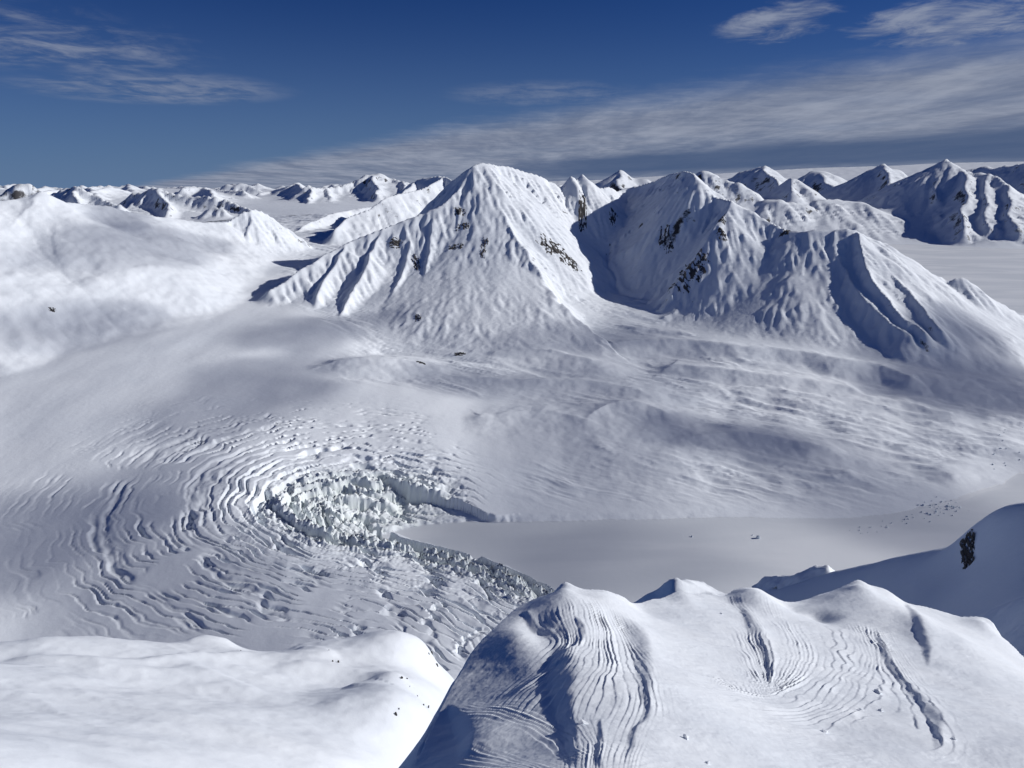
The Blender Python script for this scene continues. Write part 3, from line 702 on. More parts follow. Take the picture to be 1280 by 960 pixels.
# ------------------------------------------------------------------ the far ranges
_c = [make_carve_far(b) for b in CARVE_FAR]; CARVE_F = _c; print('far carve', time.time() - T0)
Xf, Yf = polar(-43, 43, 8950, 95000, 650, 410)
Zf, ownf, basef, rockf, icef, DDf = terrain(Xf, Yf, True)
nf = grid_normals(np.stack([Xf, Yf, Zf], 2)); stf = 1 - nf[..., 2]
rockf = (0.50 * sstep(0.10, 0.26, stf) + 0.22 * fbm(Xf / 500, Yf / 500, 3, 211)) * (ownf >= 0) * sstep(0.06, 0.16, stf)
FN = []
for r in RIDGES_FAR:
    if r[0] not in FN: FN.append(r[0])
ofi = np.array([FN.index(r[0]) for r in RIDGES_FAR] + [99])
ownerf = ofi[ownf]
ownerf = np.where((ownerf == 99) & (Zf < 6), 98, ownerf)
namesf = {i: ('mountain', M_FAR) for i in range(len(FN))}; namesf[98] = ('frozen_fjord', M_FJORD); namesf[99] = ('ice_field', M_FAR)
namesf[FN.index('ice_cap')] = ('ice_cap', M_FAR)
obf = split_grid(Xf, Yf, Zf, ownerf, namesf, {'rock': np.clip(rockf, 0, 1), 'ice': icef})
FLAB = {'far_tower': 'far blocky snow peak with a dark rock band behind the smooth mountain', 'far_wall': 'far ridge of dark-ribbed snow behind the smooth mountain',
        'far_flutes': 'long far wall of evenly fluted snow ribs above a bright snow apron', 'far_crown': 'distant jagged white crown of peaks across the snow field',
        'far_low': 'low pale hills on the skyline beyond the fluted wall', 'far_cone': 'tiny distant white cone standing on the snow field edge',
        'far_dome': 'far dome-topped mountain with shaded spurs beyond the snow field', 'far_horn': 'far pointed horn with a shaded left face behind the spires of the bowl',
        'far_cap': 'far rounded snow cap behind the east summit', 'far_pyramid': 'far dark pyramid mountain with a small white tip', 'far_knob': 'small pale conical knob in front of the dark ridge',
        'far_ridge': 'far dark rounded ridge below the ice cap', 'far_spur': 'far mountain with a long shaded spur and dark rocky top', 'far_hills': 'low dark rocky hills across the frozen fjord',
        'far_massif': 'big far mountain with a blue shaded face and sunlit right flank above the fjord', 'far_skyline': 'far jagged peaks behind the big fjord mountain',
        'ice_cap': 'smooth white ice cap along the skyline', 'far_haze_hills': 'faint low hills on the far skyline'}
for k, o in obf.items():
    if k == 98: tag(o, 'far arm of the frozen fjord beyond the scalloped mountain', 'frozen fjord', kind='structure')
    elif k == 99: tag(o, 'vast far snow field between the distant ranges', 'ice field', kind='structure')
    else: tag(o, FLAB[FN[k]], 'ice cap' if FN[k] == 'ice_cap' else 'mountain', kind='structure')
print('far terrain', time.time() - T0)
#%%FG0
# ------------------------------------------------------------------ near slopes
def patch_rbf(pts, smooth=1e-5):
    P = np.array(pts); return rbf(np.c_[np.arctan2(P[:, 0], P[:, 1]), np.log(np.hypot(P[:, 0], P[:, 1]))], P[:, 2], smooth)
def crest_fall(pts, falls):
    out = []
    for p in pts:
        q = PR(*p); r = math.hypot(q[0], q[1])
        for dr, dz in falls: out.append(np.array((q[0] * (r + dr) / r, q[1] * (r + dr) / r, q[2] - dz)))
    return out
def ray_hit(f, px, py, r0, r1):
    """where a direction meets the surface f(azimuth, log range)"""
    fx, fy, fz, l = _ray(px, py); az = math.atan2(fx, fy)
    rs = np.exp(np.linspace(math.log(r0), math.log(r1), 900)); zs = EYE + fz / l * rs
    s = zs - f(np.full(900, az), np.log(rs)); i = int(np.argmax(s < 0)) if (s < 0).any() else 899
    r = rs[i]; return np.array((fx / l * r, fy / l * r, EYE + fz / l * r))
def scarp(Xa, Ya, Za, L, fade, lip=0.06):
    """a wind-cut step: the ground right of the line stands higher and sinks back over the distance fade"""
    d, S, H, W = seg_field(Xa, Ya, L)
    sd = d * W
    tot = np.r_[0, np.cumsum(np.hypot(*(np.diff(L[:, :2], axis=0).T)))][-1]
    end = sstep(0, 0.12 * tot, S) * (1 - sstep(0.88 * tot, tot, S))
    lp = np.maximum(0.10, 2.1 * H) if lip is None else lip
    Za += H * end * np.where(sd > 0, np.exp(-sd / fade), 0) * sstep(0, 1, sd / lp)

# --- slope on the left
tl = lambda p: (p[0], p[1], p[2] * (1 - 0.16 * (p[0] - 280) / 280))
crest = [(-120,800,190),(0,802,215),(60,798,225),(120,796,235),(160,800,240),(200,806,248),(240,804,258),(280,801,272),(300,812,272),(350,812,282),(385,803,288),(420,800,292),(450,798,296),(480,795,302),(510,797,310),(532,806,320),(548,832,328),(566,848,340)]
crest = [tl(p) for p in crest]
LS = [PR(*p) for p in crest] + [PR(*tl(p)) for p in [(0,960,100),(150,960,115),(300,960,138),(450,955,172),(-120,960,90),(0,880,148),(150,880,165),(300,882,188),(400,885,202),(440,910,196),(-120,860,150),
      (0,822,200),(90,826,206),(170,829,216),(250,822,236),(310,820,250),(380,830,252),(430,858,240),(460,850,248),(490,842,254),(505,852,250),(522,872,244),(545,902,232),(505,905,212),(470,930,195),
      (440,835,262),(490,825,285),(540,855,295),(560,875,290)]]
LS += [PR(*tl(p)) for p in [(-150,1040,78),(0,1040,82),(150,1040,95),(300,1040,112),(420,1040,135)]]
LS += crest_fall(crest, [(60, 75), (200, 240)]) + [PA(a, 960, 60) for a in (-46, -30, -15, 4)] + [PA(3, 250, 600), PA(3, 360, 510), PA(0, 200, 650)]
ls_f = patch_rbf(LS, 2e-6)
X1, Y1 = polar(-49, 3, 94, 960, 330, 215)
Z1 = ls_f(np.arctan2(X1, Y1), np.log(np.hypot(X1, Y1)))
fm = sstep(400, 330, np.hypot(X1, Y1)) if False else 1
Z1 += 2.6 * fbm(X1 / 60, Y1 / 38, 5, 301, 0.5) + 0.9 * ridged(X1 / 70 + 0.4 * fbm(X1 / 50, Y1 / 50, 2, 303), Y1 / 26, 3, 302) + 0.22 * ridged(X1 / 26 + Y1 / 60, Y1 / 11, 3, 305) * sstep(-0.1, 0.3, fbm(X1 / 60, Y1 / 60, 2, 309))
for pts, fade in [([(0,820,1.2),(90,824,1.8),(170,828,2.0),(250,821,1.8),(310,817,.8)], 14), ([(240,836,.8),(285,850,1.6),(325,862,1.2),(345,872,.4)], 8), ([(420,862,1.0),(450,851,2.4),(490,841,2.6),(510,846,1.0)], 9),
                  ([(330,832,.6),(380,826,1.2),(440,832,1.2),(480,828,.5)], 8), ([(380,805,1.0),(420,812,1.6),(430,826,.8)], 9), ([(225,812,.8),(275,800,2.6),(296,806,2.0),(302,818,.6)], 9)]:
    L = spline([np.r_[ray_hit(ls_f, p[0], p[1], 75, 520)[:2], 1.5 * p[2]] for p in pts], 3)
    scarp(X1, Y1, Z1, L, fade, 5.0)
n1 = grid_normals(np.stack([X1, Y1, Z1], 2))
z0 = np.zeros(X1.shape)
o = split_grid(X1, Y1, Z1, np.zeros(X1.shape, int), {0: ('snow_slope', M_MIDFG)}, {'rock': z0, 'ice': z0})[0]
tag(o, 'bright wind-rippled snow slope falling away towards the crevasses', 'snow slope', kind='structure')
left_xyz = (X1, Y1, Z1)

# --- shaded ridge on the right
crest = [(930,748,492),(960,738,484),(1000,727,474),(1040,716,464),(1080,707,454),(1120,698,444),(1165,688,432),(1192,681,424),(1203,669,416),(1218,658,410),(1240,648,405),(1280,640,400),(1340,634,395),(1420,630,390)]
RS = [PR(*p) for p in crest + [(940,770,455),(1000,762,440),(1060,752,425),(1100,742,410),(1150,735,396),(1200,738,378),(1212,700,398),(1240,768,345),(1180,768,365),(1280,700,372),(1290,740,340),(1340,700,365),(1420,690,360)]]
RS += crest_fall(crest, [(50, 45), (250, 300)]) + [PA(10, 300, 640), PA(20, 260, 670), PA(30, 240, 690), PA(46, 230, 720), PA(10, 900, 40), PA(30, 900, 40), PA(46, 900, 60)]
rs_f = patch_rbf(RS, 2e-6)
X2, Y2 = polar(10, 48, 220, 900, 230, 150)
Z2 = rs_f(np.arctan2(X2, Y2), np.log(np.hypot(X2, Y2))) + 1.3 * fbm(X2 / 60, Y2 / 45, 4, 321, 0.45) + 0.35 * ridged(X2 / 30, Y2 / 9 + X2 / 40, 3, 325)
z0 = np.zeros(X2.shape)
o = split_grid(X2, Y2, Z2, np.zeros(X2.shape, int), {0: ('snow_ridge', M_MIDFG)}, {'rock': z0, 'ice': z0})[0]
tag(o, 'blue shaded snow ridge with a dark crag, above the frozen fjord', 'snow ridge', kind='structure')

# --- small lit spur in front of it
crest = [(1160,800,128),(1195,783,126),(1225,771,124),(1250,760,121),(1280,747,118),(1340,720,112)]
SS = [PR(*p) for p in crest + [(1200,810,112),(1250,790,108),(1280,775,104),(1300,800,92),(1340,770,95),(1340,830,80)]]
SS += crest_fall(crest, [(15, 16), (60, 80)]) + [PA(22, 90, 810), PA(48, 60, 850)]
ss_f = patch_rbf(SS, 1e-6)
X3, Y3 = polar(24, 48, 62, 180, 200, 130)
Z3 = ss_f(np.arctan2(X3, Y3), np.log(np.hypot(X3, Y3))) + 0.5 * fbm(X3 / 14, Y3 / 9, 4, 331) + 0.22 * ridged(X3 / 20 - Y3 / 9, Y3 / 3.5, 3, 335)
z0 = np.zeros(X3.shape)
o = split_grid(X3, Y3, Z3, np.zeros(X3.shape, int), {0: ('snow_spur', M_MIDFG)}, {'rock': z0, 'ice': z0})[0]
tag(o, 'small grey snow spur below the shaded ridge', 'snow spur', kind='structure')

# --- small snow pinnacles peeking over the carved crest
def pinnacle(tip, r, half, height, lean, label, seed):
    t = PR(tip[0], tip[1], r); n = 60
    g = np.linspace(-1, 1, n); U, V = np.meshgrid(g, g)
    X = t[0] + U * half * 2.2; Y = t[1] + V * half * 2.2
    q = np.zeros(U.shape); wu = U * 2.2 + 0.25 * fbm(U * 2, V * 2, 3, 400 + seed); wv = V * 2.2 + 0.25 * fbm(U * 2 + 9, V * 2, 3, 430 + seed)
    for an, kk in ((15, 0.75), (95, 1.1), (165, 1.25), (235, 0.8), (300, 0.9)):       # a few wind-planed faces
        an = R(an + 20 * seed) if lean > 0 else R(180 - an - 20 * seed)
        q = np.maximum(q, kk * (wu * math.cos(an) + wv * math.sin(an)))
    Z = t[2] - height * (np.sqrt(q * q + 0.003) - 0.055) - 0.25 * height * np.maximum(0, q - 1.0)
    Z += 0.05 * height * fbm(U * 6, V * 6, 3, 410 + seed)
    z = np.zeros(X.shape)
    o = split_grid(X, Y, Z, np.zeros(X.shape, int), {0: ('snow_pinnacle', M_MIDFG)}, {'rock': z, 'ice': z})[0]
    return tag(o, label, 'snow pinnacle', kind='structure')
pinnacle((852, 726), 38, 3.0, 2.5, 1, 'pointed snow pinnacle behind the carved crest, its left side grey', 1)
pinnacle((1033, 706), 478, 12.0, 13.0, -1, 'small sharp snow tooth with one white side below the shaded ridge', 2)
pinnacle((996, 721), 488, 10.0, 7.0, 1, 'low dark snow hump beside the sharp snow tooth', 4)

# --- the carved snow crest at our feet
sil = [(690,742,27),(698,736,27.3),(706,731,27.5),(716,735,27.7),(730,737,28),(757,738,28.5),(780,745,28.5),(800,752,29),(825,748,29.5),(850,742,30),(880,742,30),(905,744,30),(918,738,30),(935,734,30),(948,735,30),(960,742,30),(985,752,29.5),(1010,748,30),(1040,738,30),(1060,731,30),(1072,727,30),(1084,731,30),
       (1100,737,30),(1130,752,29.5),(1165,760,29.5),(1200,770,29),(1235,774,28.5),(1252,795,27),(1280,822,25),(1330,860,22)]
tilt = lambda p: (p[0], p[1], p[2] * (1 + 0.95 * max(0, (p[0] - 760) / 520)))
sil = [tilt(p) for p in sil]
FG = [PR(*p) for p in sil] + [PR(p[0], p[1] + 7, p[2] * 0.955) for p in sil if p[0] > 700] + [PR(*tilt(p)) for p in [(650,757,26.2),(625,778,24.4),(600,803,23.0),(582,830,21.6),(565,856,20.2),(555,876,19.2),(545,896,18.2),(530,932,16.3),(520,960,15.2),
      (600,960,13.2),(680,960,11.4),(800,960,11),(900,960,11),(1000,960,11),(1150,960,11.2),(1280,960,11.5),(1400,960,11.5),
      (600,870,18.8),(650,850,19.1),(640,800,22.2),(690,850,18.2),(750,850,18),(820,850,18.3),(900,850,18.3),(980,850,18),(1060,850,18),(1130,850,18.5),(1200,850,18.5),(1280,870,17.5),
      (700,790,22.5),(800,795,23),(880,790,23.5),(960,795,23),(1050,790,23.5),(1130,795,23),(1200,805,22)]]
FG += [PA(-18, 9, EYE - 10.0), PA(0, 7, EYE - 7.4), PA(20, 7, EYE - 7.7), PA(42, 7, EYE - 9.4)]
EDGE_L = [(500,1010,12.5),(520,960,15.2),(530,932,16.3),(545,896,18.2),(555,876,19.2),(565,856,20.2),(582,830,21.6),(600,803,23.0),(625,778,24.4),(650,757,26.2),(672,746,26.8)]
EDGE = spline([PR(*p) for p in EDGE_L + sil], 0.3)
EDGE[:, 2] += 0.22 * fbm(np.arange(len(EDGE)) * 0.3 / 1.6, np.zeros(len(EDGE)), 3, 461) - 0.05
fg_top = patch_rbf(FG, 1e-6)
def fg_f(a, lr):
    z = fg_top(a, lr); r = np.exp(lr); x = np.sin(a) * r; y = np.cos(a) * r
    d, S, Ze, W = seg_field(x, y, EDGE)
    zt = np.minimum(z, Ze + 0.4 * d)
    out = W < 0
    tot = 14.0
    st = 0.75 + 2.6 * sstep(3.0, 9.0, S) - 1.3 * sstep(15.0, 22.0, S)
    return np.where(out, np.minimum(zt, Ze) - st * (np.sqrt(d * d + 0.03) - 0.17) - 0.012 * d * d, z)
az = np.linspace(R(-15), R(44), 790)[None, :]
rr = np.r_[np.exp(np.linspace(math.log(9.0), math.log(58), 390)), np.exp(np.linspace(math.log(58.5), math.log(85), 20))][:, None]
X4 = np.sin(az) * rr; Y4 = np.cos(az) * rr
Z4 = fg_f(np.arctan2(X4, Y4), np.log(np.hypot(X4, Y4)))
def at_fg(px, py): return ray_hit(fg_f, px, py, 7, 70)
for px, py, sx, sy, am in [(705,733,.42,.7,.12),(735,740,.9,.8,.15),(672,772,.6,.8,-.60),(655,800,.7,1.0,.25),(945,741,.75,.8,.30),(915,745,.35,.6,-.15),(990,757,.6,.7,-.25),(1074,730,.75,1.0,.22),(1110,742,.8,1.0,.30),
                           (1024,766,.7,.7,-.62),(1010,745,.35,.5,.25),(852,742,.6,.8,.25),(800,757,.7,.9,-.20),(600,930,.8,1.0,.25),(560,905,.4,.9,-.2),(640,940,.8,.8,-.18),(860,860,2.2,2.2,.30),(1000,900,1.8,1.4,-.22),
                           (1150,780,.7,1.6,.35),(1200,800,1.0,1.6,.15),(1225,775,.5,.8,.15)]:
    q = at_fg(px, py + 2); th = math.atan2(q[0], q[1])
    du = (X4 - q[0]) * math.cos(th) - (Y4 - q[1]) * math.sin(th); dv = (X4 - q[0]) * math.sin(th) + (Y4 - q[1]) * math.cos(th)
    Z4 += 0.75 * am * np.exp(-(np.hypot((du + 0.12 * dv) / (1.15 * sx), np.where(dv < 0, dv / (2.6 * sy), dv / (1.2 * sy))) ** 2.0))
wx = 0.10 * fbm(X4 / 0.9, Y4 / 0.9, 3, 341); wy = 0.10 * fbm(X4 / 0.9, Y4 / 0.9, 3, 351)
for pts, fade in [([(754,757,.2),(764,770,.55),(776,792,.70),(788,830,.48),(796,865,.26),(803,898,.14),(796,912,.12),(784,928,.12),(779,965,.10)], 2.6),
                  ([(690,800,.2),(685,830,.55),(682,860,.62),(690,890,.38),(704,930,.22),(712,965,.15)], 1.5),
                  ([(714,768,.10),(721,788,.22),(716,808,.18),(700,826,.12),(680,840,.08)], .7),
                  ([(746,905,.06),(744,930,.12),(741,965,.12)], .5),
                  ([(921,756,.15),(931,785,.48),(943,808,.46),(955,840,.26),(962,864,.06)], 1.3),
                  ([(1090,788,.15),(1104,828,.26),(1124,858,.30),(1150,890,.34),(1162,915,.25),(1164,945,.08)], 2.0),
                  ([(1128,752,.25),(1138,782,.36),(1150,815,.30),(1156,838,.08)], 2.2),
                  ([(556,880,.15),(566,915,.35),(572,960,.25)], .7),
                  ([(648,765,.15),(664,780,.3),(690,788,.12)], .6)]:
    L = spline([np.r_[at_fg(p[0], p[1])[:2], p[2]] for p in reversed(pts)], 0.12)
    L[:, 2] *= 0.72; fade *= 1.4
    scarp(X4 + 0.6 * wx, Y4 + 0.6 * wy, Z4, L, fade, None)
# fine wind-cut strata: families of lines drawn between guide curves
ZONES = [([(0, [(700,770),(714,800),(702,830),(672,852),(650,868)]), (.35, [(728,766),(735,800),(722,842),(690,878)]), (.7, [(746,764),(756,800),(754,850),(735,890)]), (1, [(757,762),(774,800),(786,840),(793,885)])], 14, .060, .62),
         ([(0, [(940,795),(952,830),(959,862)]), (.35, [(985,785),(1000,815),(992,845),(960,868),(915,866)]), (.62, [(1040,785),(1050,825),(1030,858),(985,884),(930,884)]), (.82, [(1078,785),(1092,828),(1082,866),(1045,895),(1000,905)]), (1.0, [(1094,790),(1122,848),(1150,888),(1162,930)])], 24, .076, .62),
         ([(0, [(585,890),(640,896),(700,920),(722,945)]), (1, [(575,950),(640,955),(700,972)])], 9, .030, .5),
         ([(0, [(915,745),(935,775),(945,800)]), (1, [(955,748),(965,775),(990,800)])], 8, .030, .5),
         ([(0, [(720,905),(735,930),(736,965)]), (1, [(790,880),(775,925),(765,965)])], 6, .026, .4)]
for guides, n, am, sig in ZONES:
    C = []; V = []; LNS = []
    for ph, pts in guides:
        L = spline([at_fg(*p)[:2] for p in pts], 0.5); LNS.append(L)
        for q in L: C.append(q); V.append(ph)
    C = np.array(C); m = (X4 > C[:, 0].min() - 2) & (X4 < C[:, 0].max() + 2) & (Y4 > C[:, 1].min() - 3) & (Y4 < C[:, 1].max() + 3)
    xs, ys = X4[m], Y4[m]
    f = rbf(C, V, 0.02)
    ph = f(xs, ys) * n; ph = ph + 0.5 * np.sin(ph * 0.7 + 3 * perlin(xs / 3, ys / 3, 8)) + 0.6 * fbm(xs / 1.8, ys / 1.8, 2, 361) + 0.12 * fbm(xs / 0.5, ys / 0.5, 2, 365)
    dm = np.full(xs.shape, 1e9)
    for L in LNS: dm = np.minimum(dm, seg_field(xs, ys, L)[0])
    mask = np.exp(-(dm / sig) ** 2) * (0.35 + 0.8 * sstep(-0.35, 0.35, fbm(xs / 1.6, ys / 1.6, 2, 371)))
    fr = ph - np.floor(ph)
    lay = _rv[(np.floor(ph).astype(int)) & 255]
    saw = sstep(0, 0.16, fr) * (1 - fr) ** 0.8
    Z4[m] += am * mask * (0.3 + 1.3 * lay) * saw
rip = fbm(X4 / 2.6, Y4 / 1.4, 4, 381, 0.5)
Z4 += 0.075 * rip + 0.007 * ridged((X4 * 0.8 + Y4 * 0.6) / 0.9, (Y4 * 0.8 - X4 * 0.6) / 0.28, 3, 385) * sstep(-0.15, 0.35, fbm(X4 / 2.2, Y4 / 2.2, 2, 389)) + 0.006 * fbm(X4 / 0.16, Y4 / 0.16, 2, 393)
z0 = np.zeros(X4.shape)
o = split_grid(X4, Y4, Z4, np.zeros(X4.shape, int), {0: ('snow_crest', M_FG)}, {'rock': z0, 'ice': z0})[0]
tag(o, 'wind-carved snow crest with fine curved layers cut into it', 'snow crest', kind='structure')
print('foreground', time.time() - T0)

# ------------------------------------------------------------------ rocks, seracs and ice blocks
random.seed(3)
def hull_mesh(name, n, sx, sy, sz, mat, seed):
    """an angular block: the hull of scattered points, broken flat faces"""
    rd = random.Random(seed); bm = bmesh.new()
    for i in range(n):
        a = rd.uniform(0, 2 * math.pi); u = rd.uniform(-1, 1); k = math.sqrt(1 - u * u) * rd.uniform(.75, 1)
        bm.verts.new((sx * k * math.cos(a), sy * k * math.sin(a), sz * u))
    r = bmesh.ops.convex_hull(bm, input=bm.verts[:])
    bmesh.ops.delete(bm, geom=[v for v in bm.verts if not v.link_faces], context='VERTS')
    me = bpy.data.meshes.new(name); bm.to_mesh(me); bm.free(); me.materials.append(mat)
    return me
def place(name, me, loc, rot=(0, 0, 0), sc=(1, 1, 1), parent=None):
    o = bpy.data.objects.new(name, me); COL.objects.link(o)
    o.location = loc; o.rotation_euler = rot; o.scale = sc if hasattr(sc, '__len__') else (sc,) * 3
    o.parent = parent
    return o
CRAGS = [(690,306,46,24,-40,'dark rock band, upper step, on the sunlit face of the tall summit'),(704,316,44,22,-40,'dark rock band, middle step, on the sunlit face of the tall summit'),(716,328,36,14,-40,'dark rock band, lowest step, on the sunlit face of the tall summit'),
         (866,332,26,34,40,'dark crag, largest, low on the rib beside the shaded bowl'),(852,350,26,30,40,'dark crag at the foot of the rib beside the shaded bowl'),(878,318,20,18,30,'dark crag above the largest one on the rib'),(900,290,16,14,20,'small dark crag high on the rib beside the shaded bowl'),
         (832,294,18,22,0,'dark rock patch inside the blue shade of the bowl'),(840,306,12,14,0,'lower dark rock patch inside the blue shade of the bowl'),(731,264,14,40,0,'narrow dark cleft rock below the spires'),(769,272,14,20,0,'dark rock foot of the headwall beside the shadow edge'),
         (905,272,14,12,0,'tiny dark crag at the kink of the sunlit ridge'),(980,290,16,10,-20,'small dark rocks along the sunlit ridge end'),(576,262,20,10,0,'thin dark rock step below the tall summit, upper'),(580,282,22,9,0,'thin dark rock step below the tall summit, middle'),(572,306,26,9,0,'thin dark rock step below the tall summit, lower'),
         (604,308,12,30,-10,'dark rock rib edge right of the thin rock steps'),(522,328,12,26,10,'dark rock on the leftward rib of the front face'),(497,305,22,12,30,'dark rocks near the top of the leftward rib'),(521,396,10,14,0,'lone dark rock low on the front face'),
         (575,440,20,7,0,'dark stones at the foot of the tall mountain'),(527,451,16,5,0,'dark stones at the edge of the glacier below the tall mountain'),(68,387,10,5,0,'small dark rock where the smooth mountain meets the glacier')]
def crag(p, w, h, roll, f, mat, lab, seed, amp, grp=None, n=34, bias=-0.42):
    """a ragged sheet of rock that follows the slope and breaks through the snow where it stands proud"""
    th = math.atan2(p[0], p[1])
    u = np.linspace(-1, 1, n); U, V = np.meshgrid(u, u)
    c, si = math.cos(R(roll)), math.sin(R(roll))
    a = U * w; b = V * h * 1.6                                   # across / up the slope, metres
    a, b = a * c - b * si, a * si + b * c
    Xc = p[0] + a * math.cos(th) + b * math.sin(th); Yc = p[1] - a * math.sin(th) + b * math.cos(th)
    env = 1 - (U * U + V * V) ** 0.8
    q = 0.50 * env + 0.80 * ridged(U * 1.6 + seed, V * 1.6 + seed * .7 + U * 1.2, 4, seed, .65) + 0.5 * fbm(U * 5, V * 4, 3, seed + 3) + bias
    q = np.minimum(q, 0.6) - 1.2 * sstep(0.75, 1.0, np.maximum(np.abs(U), np.abs(V)))
    Zc = f(Xc, Yc) + amp * q
    V_ = np.stack([Xc - p[0], Yc - p[1], Zc - p[2]], 2).reshape(-1, 3); idx = np.arange(n * n).reshape(n, n)
    F = np.stack([idx[:-1, :-1], idx[:-1, 1:], idx[1:, 1:], idx[1:, :-1]], 2).reshape(-1, 4)
    o = mesh_from_arrays('rock_outcrop', V_, F, mat); o.location = p
    for pl in o.data.polygons: pl.use_smooth = False
    return tag(o, lab, 'rock', grp)
tf = lambda x, y: terrain(x, y)[0]
for i, (px, py, w, h, rl, lab) in enumerate(CRAGS):
    p = hit(px, py, 3); sc = math.hypot(p[0], p[1]) / FOC
    crag(p, w * sc * .46, h * sc * .46, rl, tf, M_ROCK, lab, 50 + i * 7, 7.0, 'rock outcrops on the mountains')
p = ray_hit(rs_f, 1209, 690, 230, 600)
crag(p, 2.9, 6.0, 15, lambda x, y: rs_f(np.arctan2(x, y), np.log(np.hypot(x, y))), M_ROCKN, 'black crag jutting from the blue shaded ridge', 91, 3.5, bias=-0.16)
def patch_hit(f, px, py, r0, r1): return ray_hit(f, px, py, r0, r1)
# small stones on the bright left slope
SM = [hull_mesh('rock', 14, .9, .7, 1.2, M_ROCKN, s) for s in range(4)]
for i, (px, py, s) in enumerate([(413,816,.7),(419,826,.9),(421,829,.6),(536,816,.9),(541,821,.8),(545,829,1.0),(552,836,.8),(493,843,.9),(502,847,.8),(508,853,.7),(511,862,.7),(520,868,.7),(500,888,1.1),(494,898,.6),(537,889,.9),(2,797,1.0),(515,858,.5),(529,880,.6),(297,812,.9),(302,818,.7)]):
    p = patch_hit(ls_f, px + random.uniform(-3, 3), py + random.uniform(-4, 4), 95, 480)
    kk = np.unravel_index(np.argmin((X1 - p[0]) ** 2 + (Y1 - p[1]) ** 2), X1.shape); p[2] = Z1[kk] + 0.1
    o = place('rock', SM[i % 4], p, (random.uniform(-.4, .4), random.uniform(-.4, .4), random.uniform(0, 6)), s * random.uniform(.3, 1.0)); tag(o, 'small dark stone poking through the bright snow slope', 'stone', 'stones on the bright snow slope')
# snow chips and pebbles on the carved crest
CH = [hull_mesh('snow_chunk', 12, .16, .12, .07, M_FG, 70 + s) for s in range(3)]
for i, (px, py, s) in enumerate([(1097,868,1.5),(1100,890,1.0),(1031,913,.9),(1076,890,.6),(858,932,.8),(728,914,1.0),(902,767,.5),(884,960,.6),(1190,930,.6)]):
    p = at_fg(px, py); d = (X4 - p[0]) ** 2 + (Y4 - p[1]) ** 2; k = np.unravel_index(np.argmin(d), d.shape)
    o = place('snow_chunk', CH[i % 3], (X4[k], Y4[k], Z4[k] + .02), (random.uniform(-.2, .2), random.uniform(-.2, .2), random.uniform(0, 6)), s); tag(o, 'small loose chunk of hard snow lying on the carved crest', 'snow chunk', 'loose snow chunks on the carved crest')
# seracs of the glacier front
SE = [hull_mesh('serac', 13, 1, .75, 1.25, M_ICE, 20 + s) for s in range(8)]
dF, sF, _, wF = seg_field(X, Y, FRONT)
lk_in = inside(X, Y, LAKE); dL, _, _, _ = seg_field(X, Y, LAKE, True)
cand = np.argwhere(GL & (Rn < 2600) & (~lk_in) & (((wF > 0) & (dF < 260)) | (dF < 55)) & (sF > 150) & (sF < sF.max() - 200) & (PXn > 320))
random.shuffle(cand_l := [tuple(c) for c in cand])
for c in cand_l[:285]:
    s = random.choice((1.6, 2.0, 2.0, 2.5, 2.5, 3.0, 3.5, 5.0, 8.5)); z = Z[c]
    o = place('serac', random.choice(SE), (X[c], Y[c], z + s * .25), (random.uniform(-.5, .5), random.uniform(-.5, .5), random.uniform(0, 6.28)), (s, s * random.uniform(.6, 1.1), s * random.uniform(.8, 1.5)), glacier)
# stranded ice on the fjord
BG = [hull_mesh('ice_block', 13, 1, .8, .7, M_BERG, 40 + s) for s in range(5)]
def block(px, py, s, lab, grp):
    p = PZ(px, py, 0); th = random.uniform(0, 6.28)
    d = (X - p[0]) ** 2 + (Y - p[1]) ** 2; k = np.unravel_index(np.argmin(d), d.shape)
    o = place('ice_block', random.choice(BG), (p[0], p[1], Z[k] + s * .2), (random.uniform(-.3, .3), random.uniform(-.3, .3), th), (s, s * random.uniform(.6, 1), s * random.uniform(.7, 1.4))); tag(o, lab, 'ice block', grp)
block(948, 673, 8, 'larger ice block frozen alone into the middle of the fjord', None); block(941, 669, 3, 'little ice block beside the larger lone one on the fjord', None)
block(865, 671, 4, 'small ice block alone on the fjord near its far shore', None)
for i in range(95):
    t = random.random()
    if i < 55: px, py = random.gauss(1176, 13), random.gauss(635, 5)
    elif i < 80: px = random.uniform(1050, 1165); py = 666 - (px - 1050) / 115 * 22 + random.gauss(0, 3) + (3 if px < 1110 else 0)
    else: px, py = random.uniform(1240, 1280), random.uniform(545, 595)
    block(px, py, random.choice((1.6, 2.2, 3.0, 4.0)), ('ice block in the scattered field strewn along the far fjord shore' if i < 80 else 'dark dot of ice on the snow flat right of the moraine'), ('ice blocks strewn along the fjord shore' if i < 80 else 'scattered ice on the snow flat'))
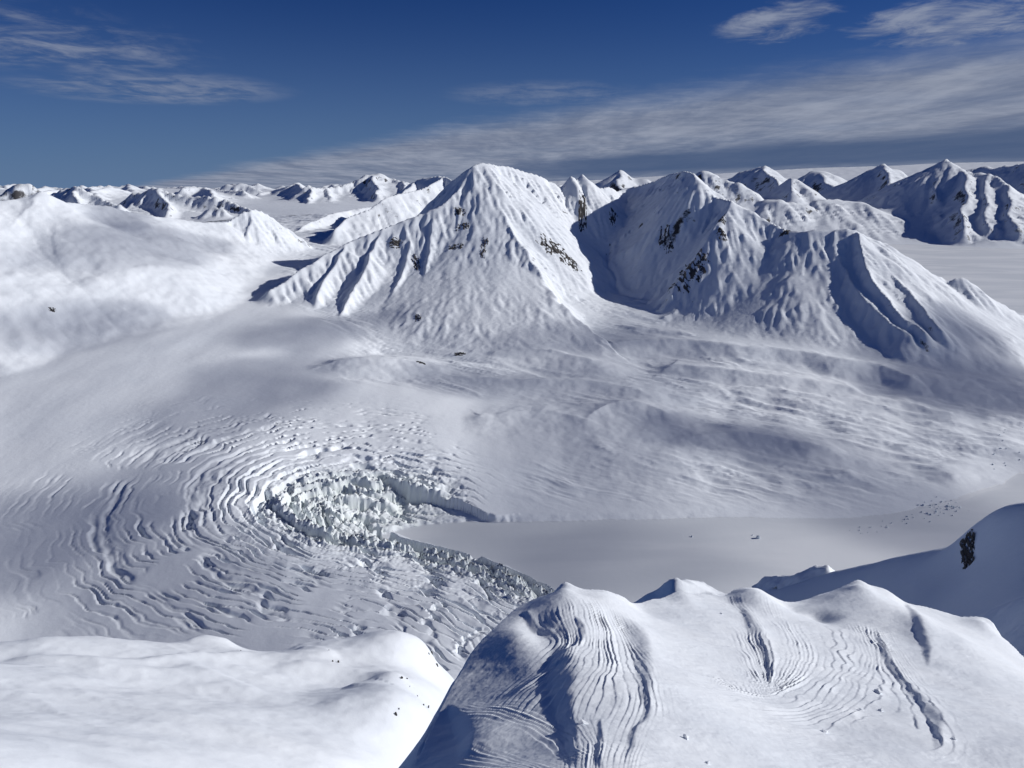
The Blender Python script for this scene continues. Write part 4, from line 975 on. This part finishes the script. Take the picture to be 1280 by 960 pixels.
#%%FG1
# ------------------------------------------------------------------ thin clouds drifting above the valley, on the sun's side
def cloud_mat():
    m = bpy.data.materials.new('thin_cloud'); m.use_nodes = True; nt = m.node_tree
    for n in list(nt.nodes): nt.nodes.remove(n)
    o = nt.nodes.new('ShaderNodeOutputMaterial'); v = nt.nodes.new('ShaderNodeVolumePrincipled')
    v.inputs['Density'].default_value = 0.0032; v.inputs['Color'].default_value = (0.95, 0.96, 0.98, 1); v.inputs['Anisotropy'].default_value = 0.6
    nt.links.new(v.outputs[0], o.inputs['Volume'])
    return m
M_CLOUD = cloud_mat()
SUNV = np.array((math.sin(SUN_AZ) * math.cos(SUN_EL), math.cos(SUN_AZ) * math.cos(SUN_EL), math.sin(SUN_EL)))
def cloud(shade_px, shade_py, z, rx, ry, th, alt, seed):
    g = PZ(shade_px, shade_py, z); c = g + SUNV * ((alt - z) / SUNV[2])
    bm = bmesh.new(); bmesh.ops.create_icosphere(bm, subdivisions=5, radius=1.0)
    co = np.array([v.co[:] for v in bm.verts])
    n = 1 + 0.42 * fbm(co[:, 0] * 1.3 + seed, co[:, 1] * 1.3, 3, 500 + seed)
    n2 = 1 + 0.55 * fbm(co[:, 0] * 3.1 + seed, co[:, 1] * 3.1, 3, 520 + seed)
    for v, q, q2 in zip(bm.verts, n, n2):
        v.co = (v.co.x * rx * q, v.co.y * ry * q, v.co.z * th * q2)
    me = bpy.data.meshes.new('cloud'); bm.to_mesh(me); bm.free(); me.materials.append(M_CLOUD)
    o = bpy.data.objects.new('cloud', me); COL.objects.link(o); o.location = c; o.rotation_euler = (0, 0, seed * 0.7)
    return tag(o, 'thin drifting cloud high over the fjord', 'cloud', 'thin clouds over the fjord', 'stuff')
CLOUDS = [(60,430,260,420,260,48,1), (330,480,200,520,300,55,2), (1180,470,80,560,420,110,3), (900,545,60,330,150,80,4), (780,700,0,340,220,24,5), (120,640,130,420,220,50,6), (40,320,500,420,260,50,8), (600,470,150,330,200,45,9), (420,400,300,420,260,55,10), (760,500,100,1500,420,34,11), (1060,600,20,700,300,45,12), (250,720,100,700,300,36,13), (700,430,160,500,200,40,14), (170,310,560,800,420,46,15)]
for a, b, z, rx, ry, th, sd_ in CLOUDS: cloud(a, b, z, rx, ry, th, 3000 + 60 * sd_, sd_)
print('done', time.time() - T0)
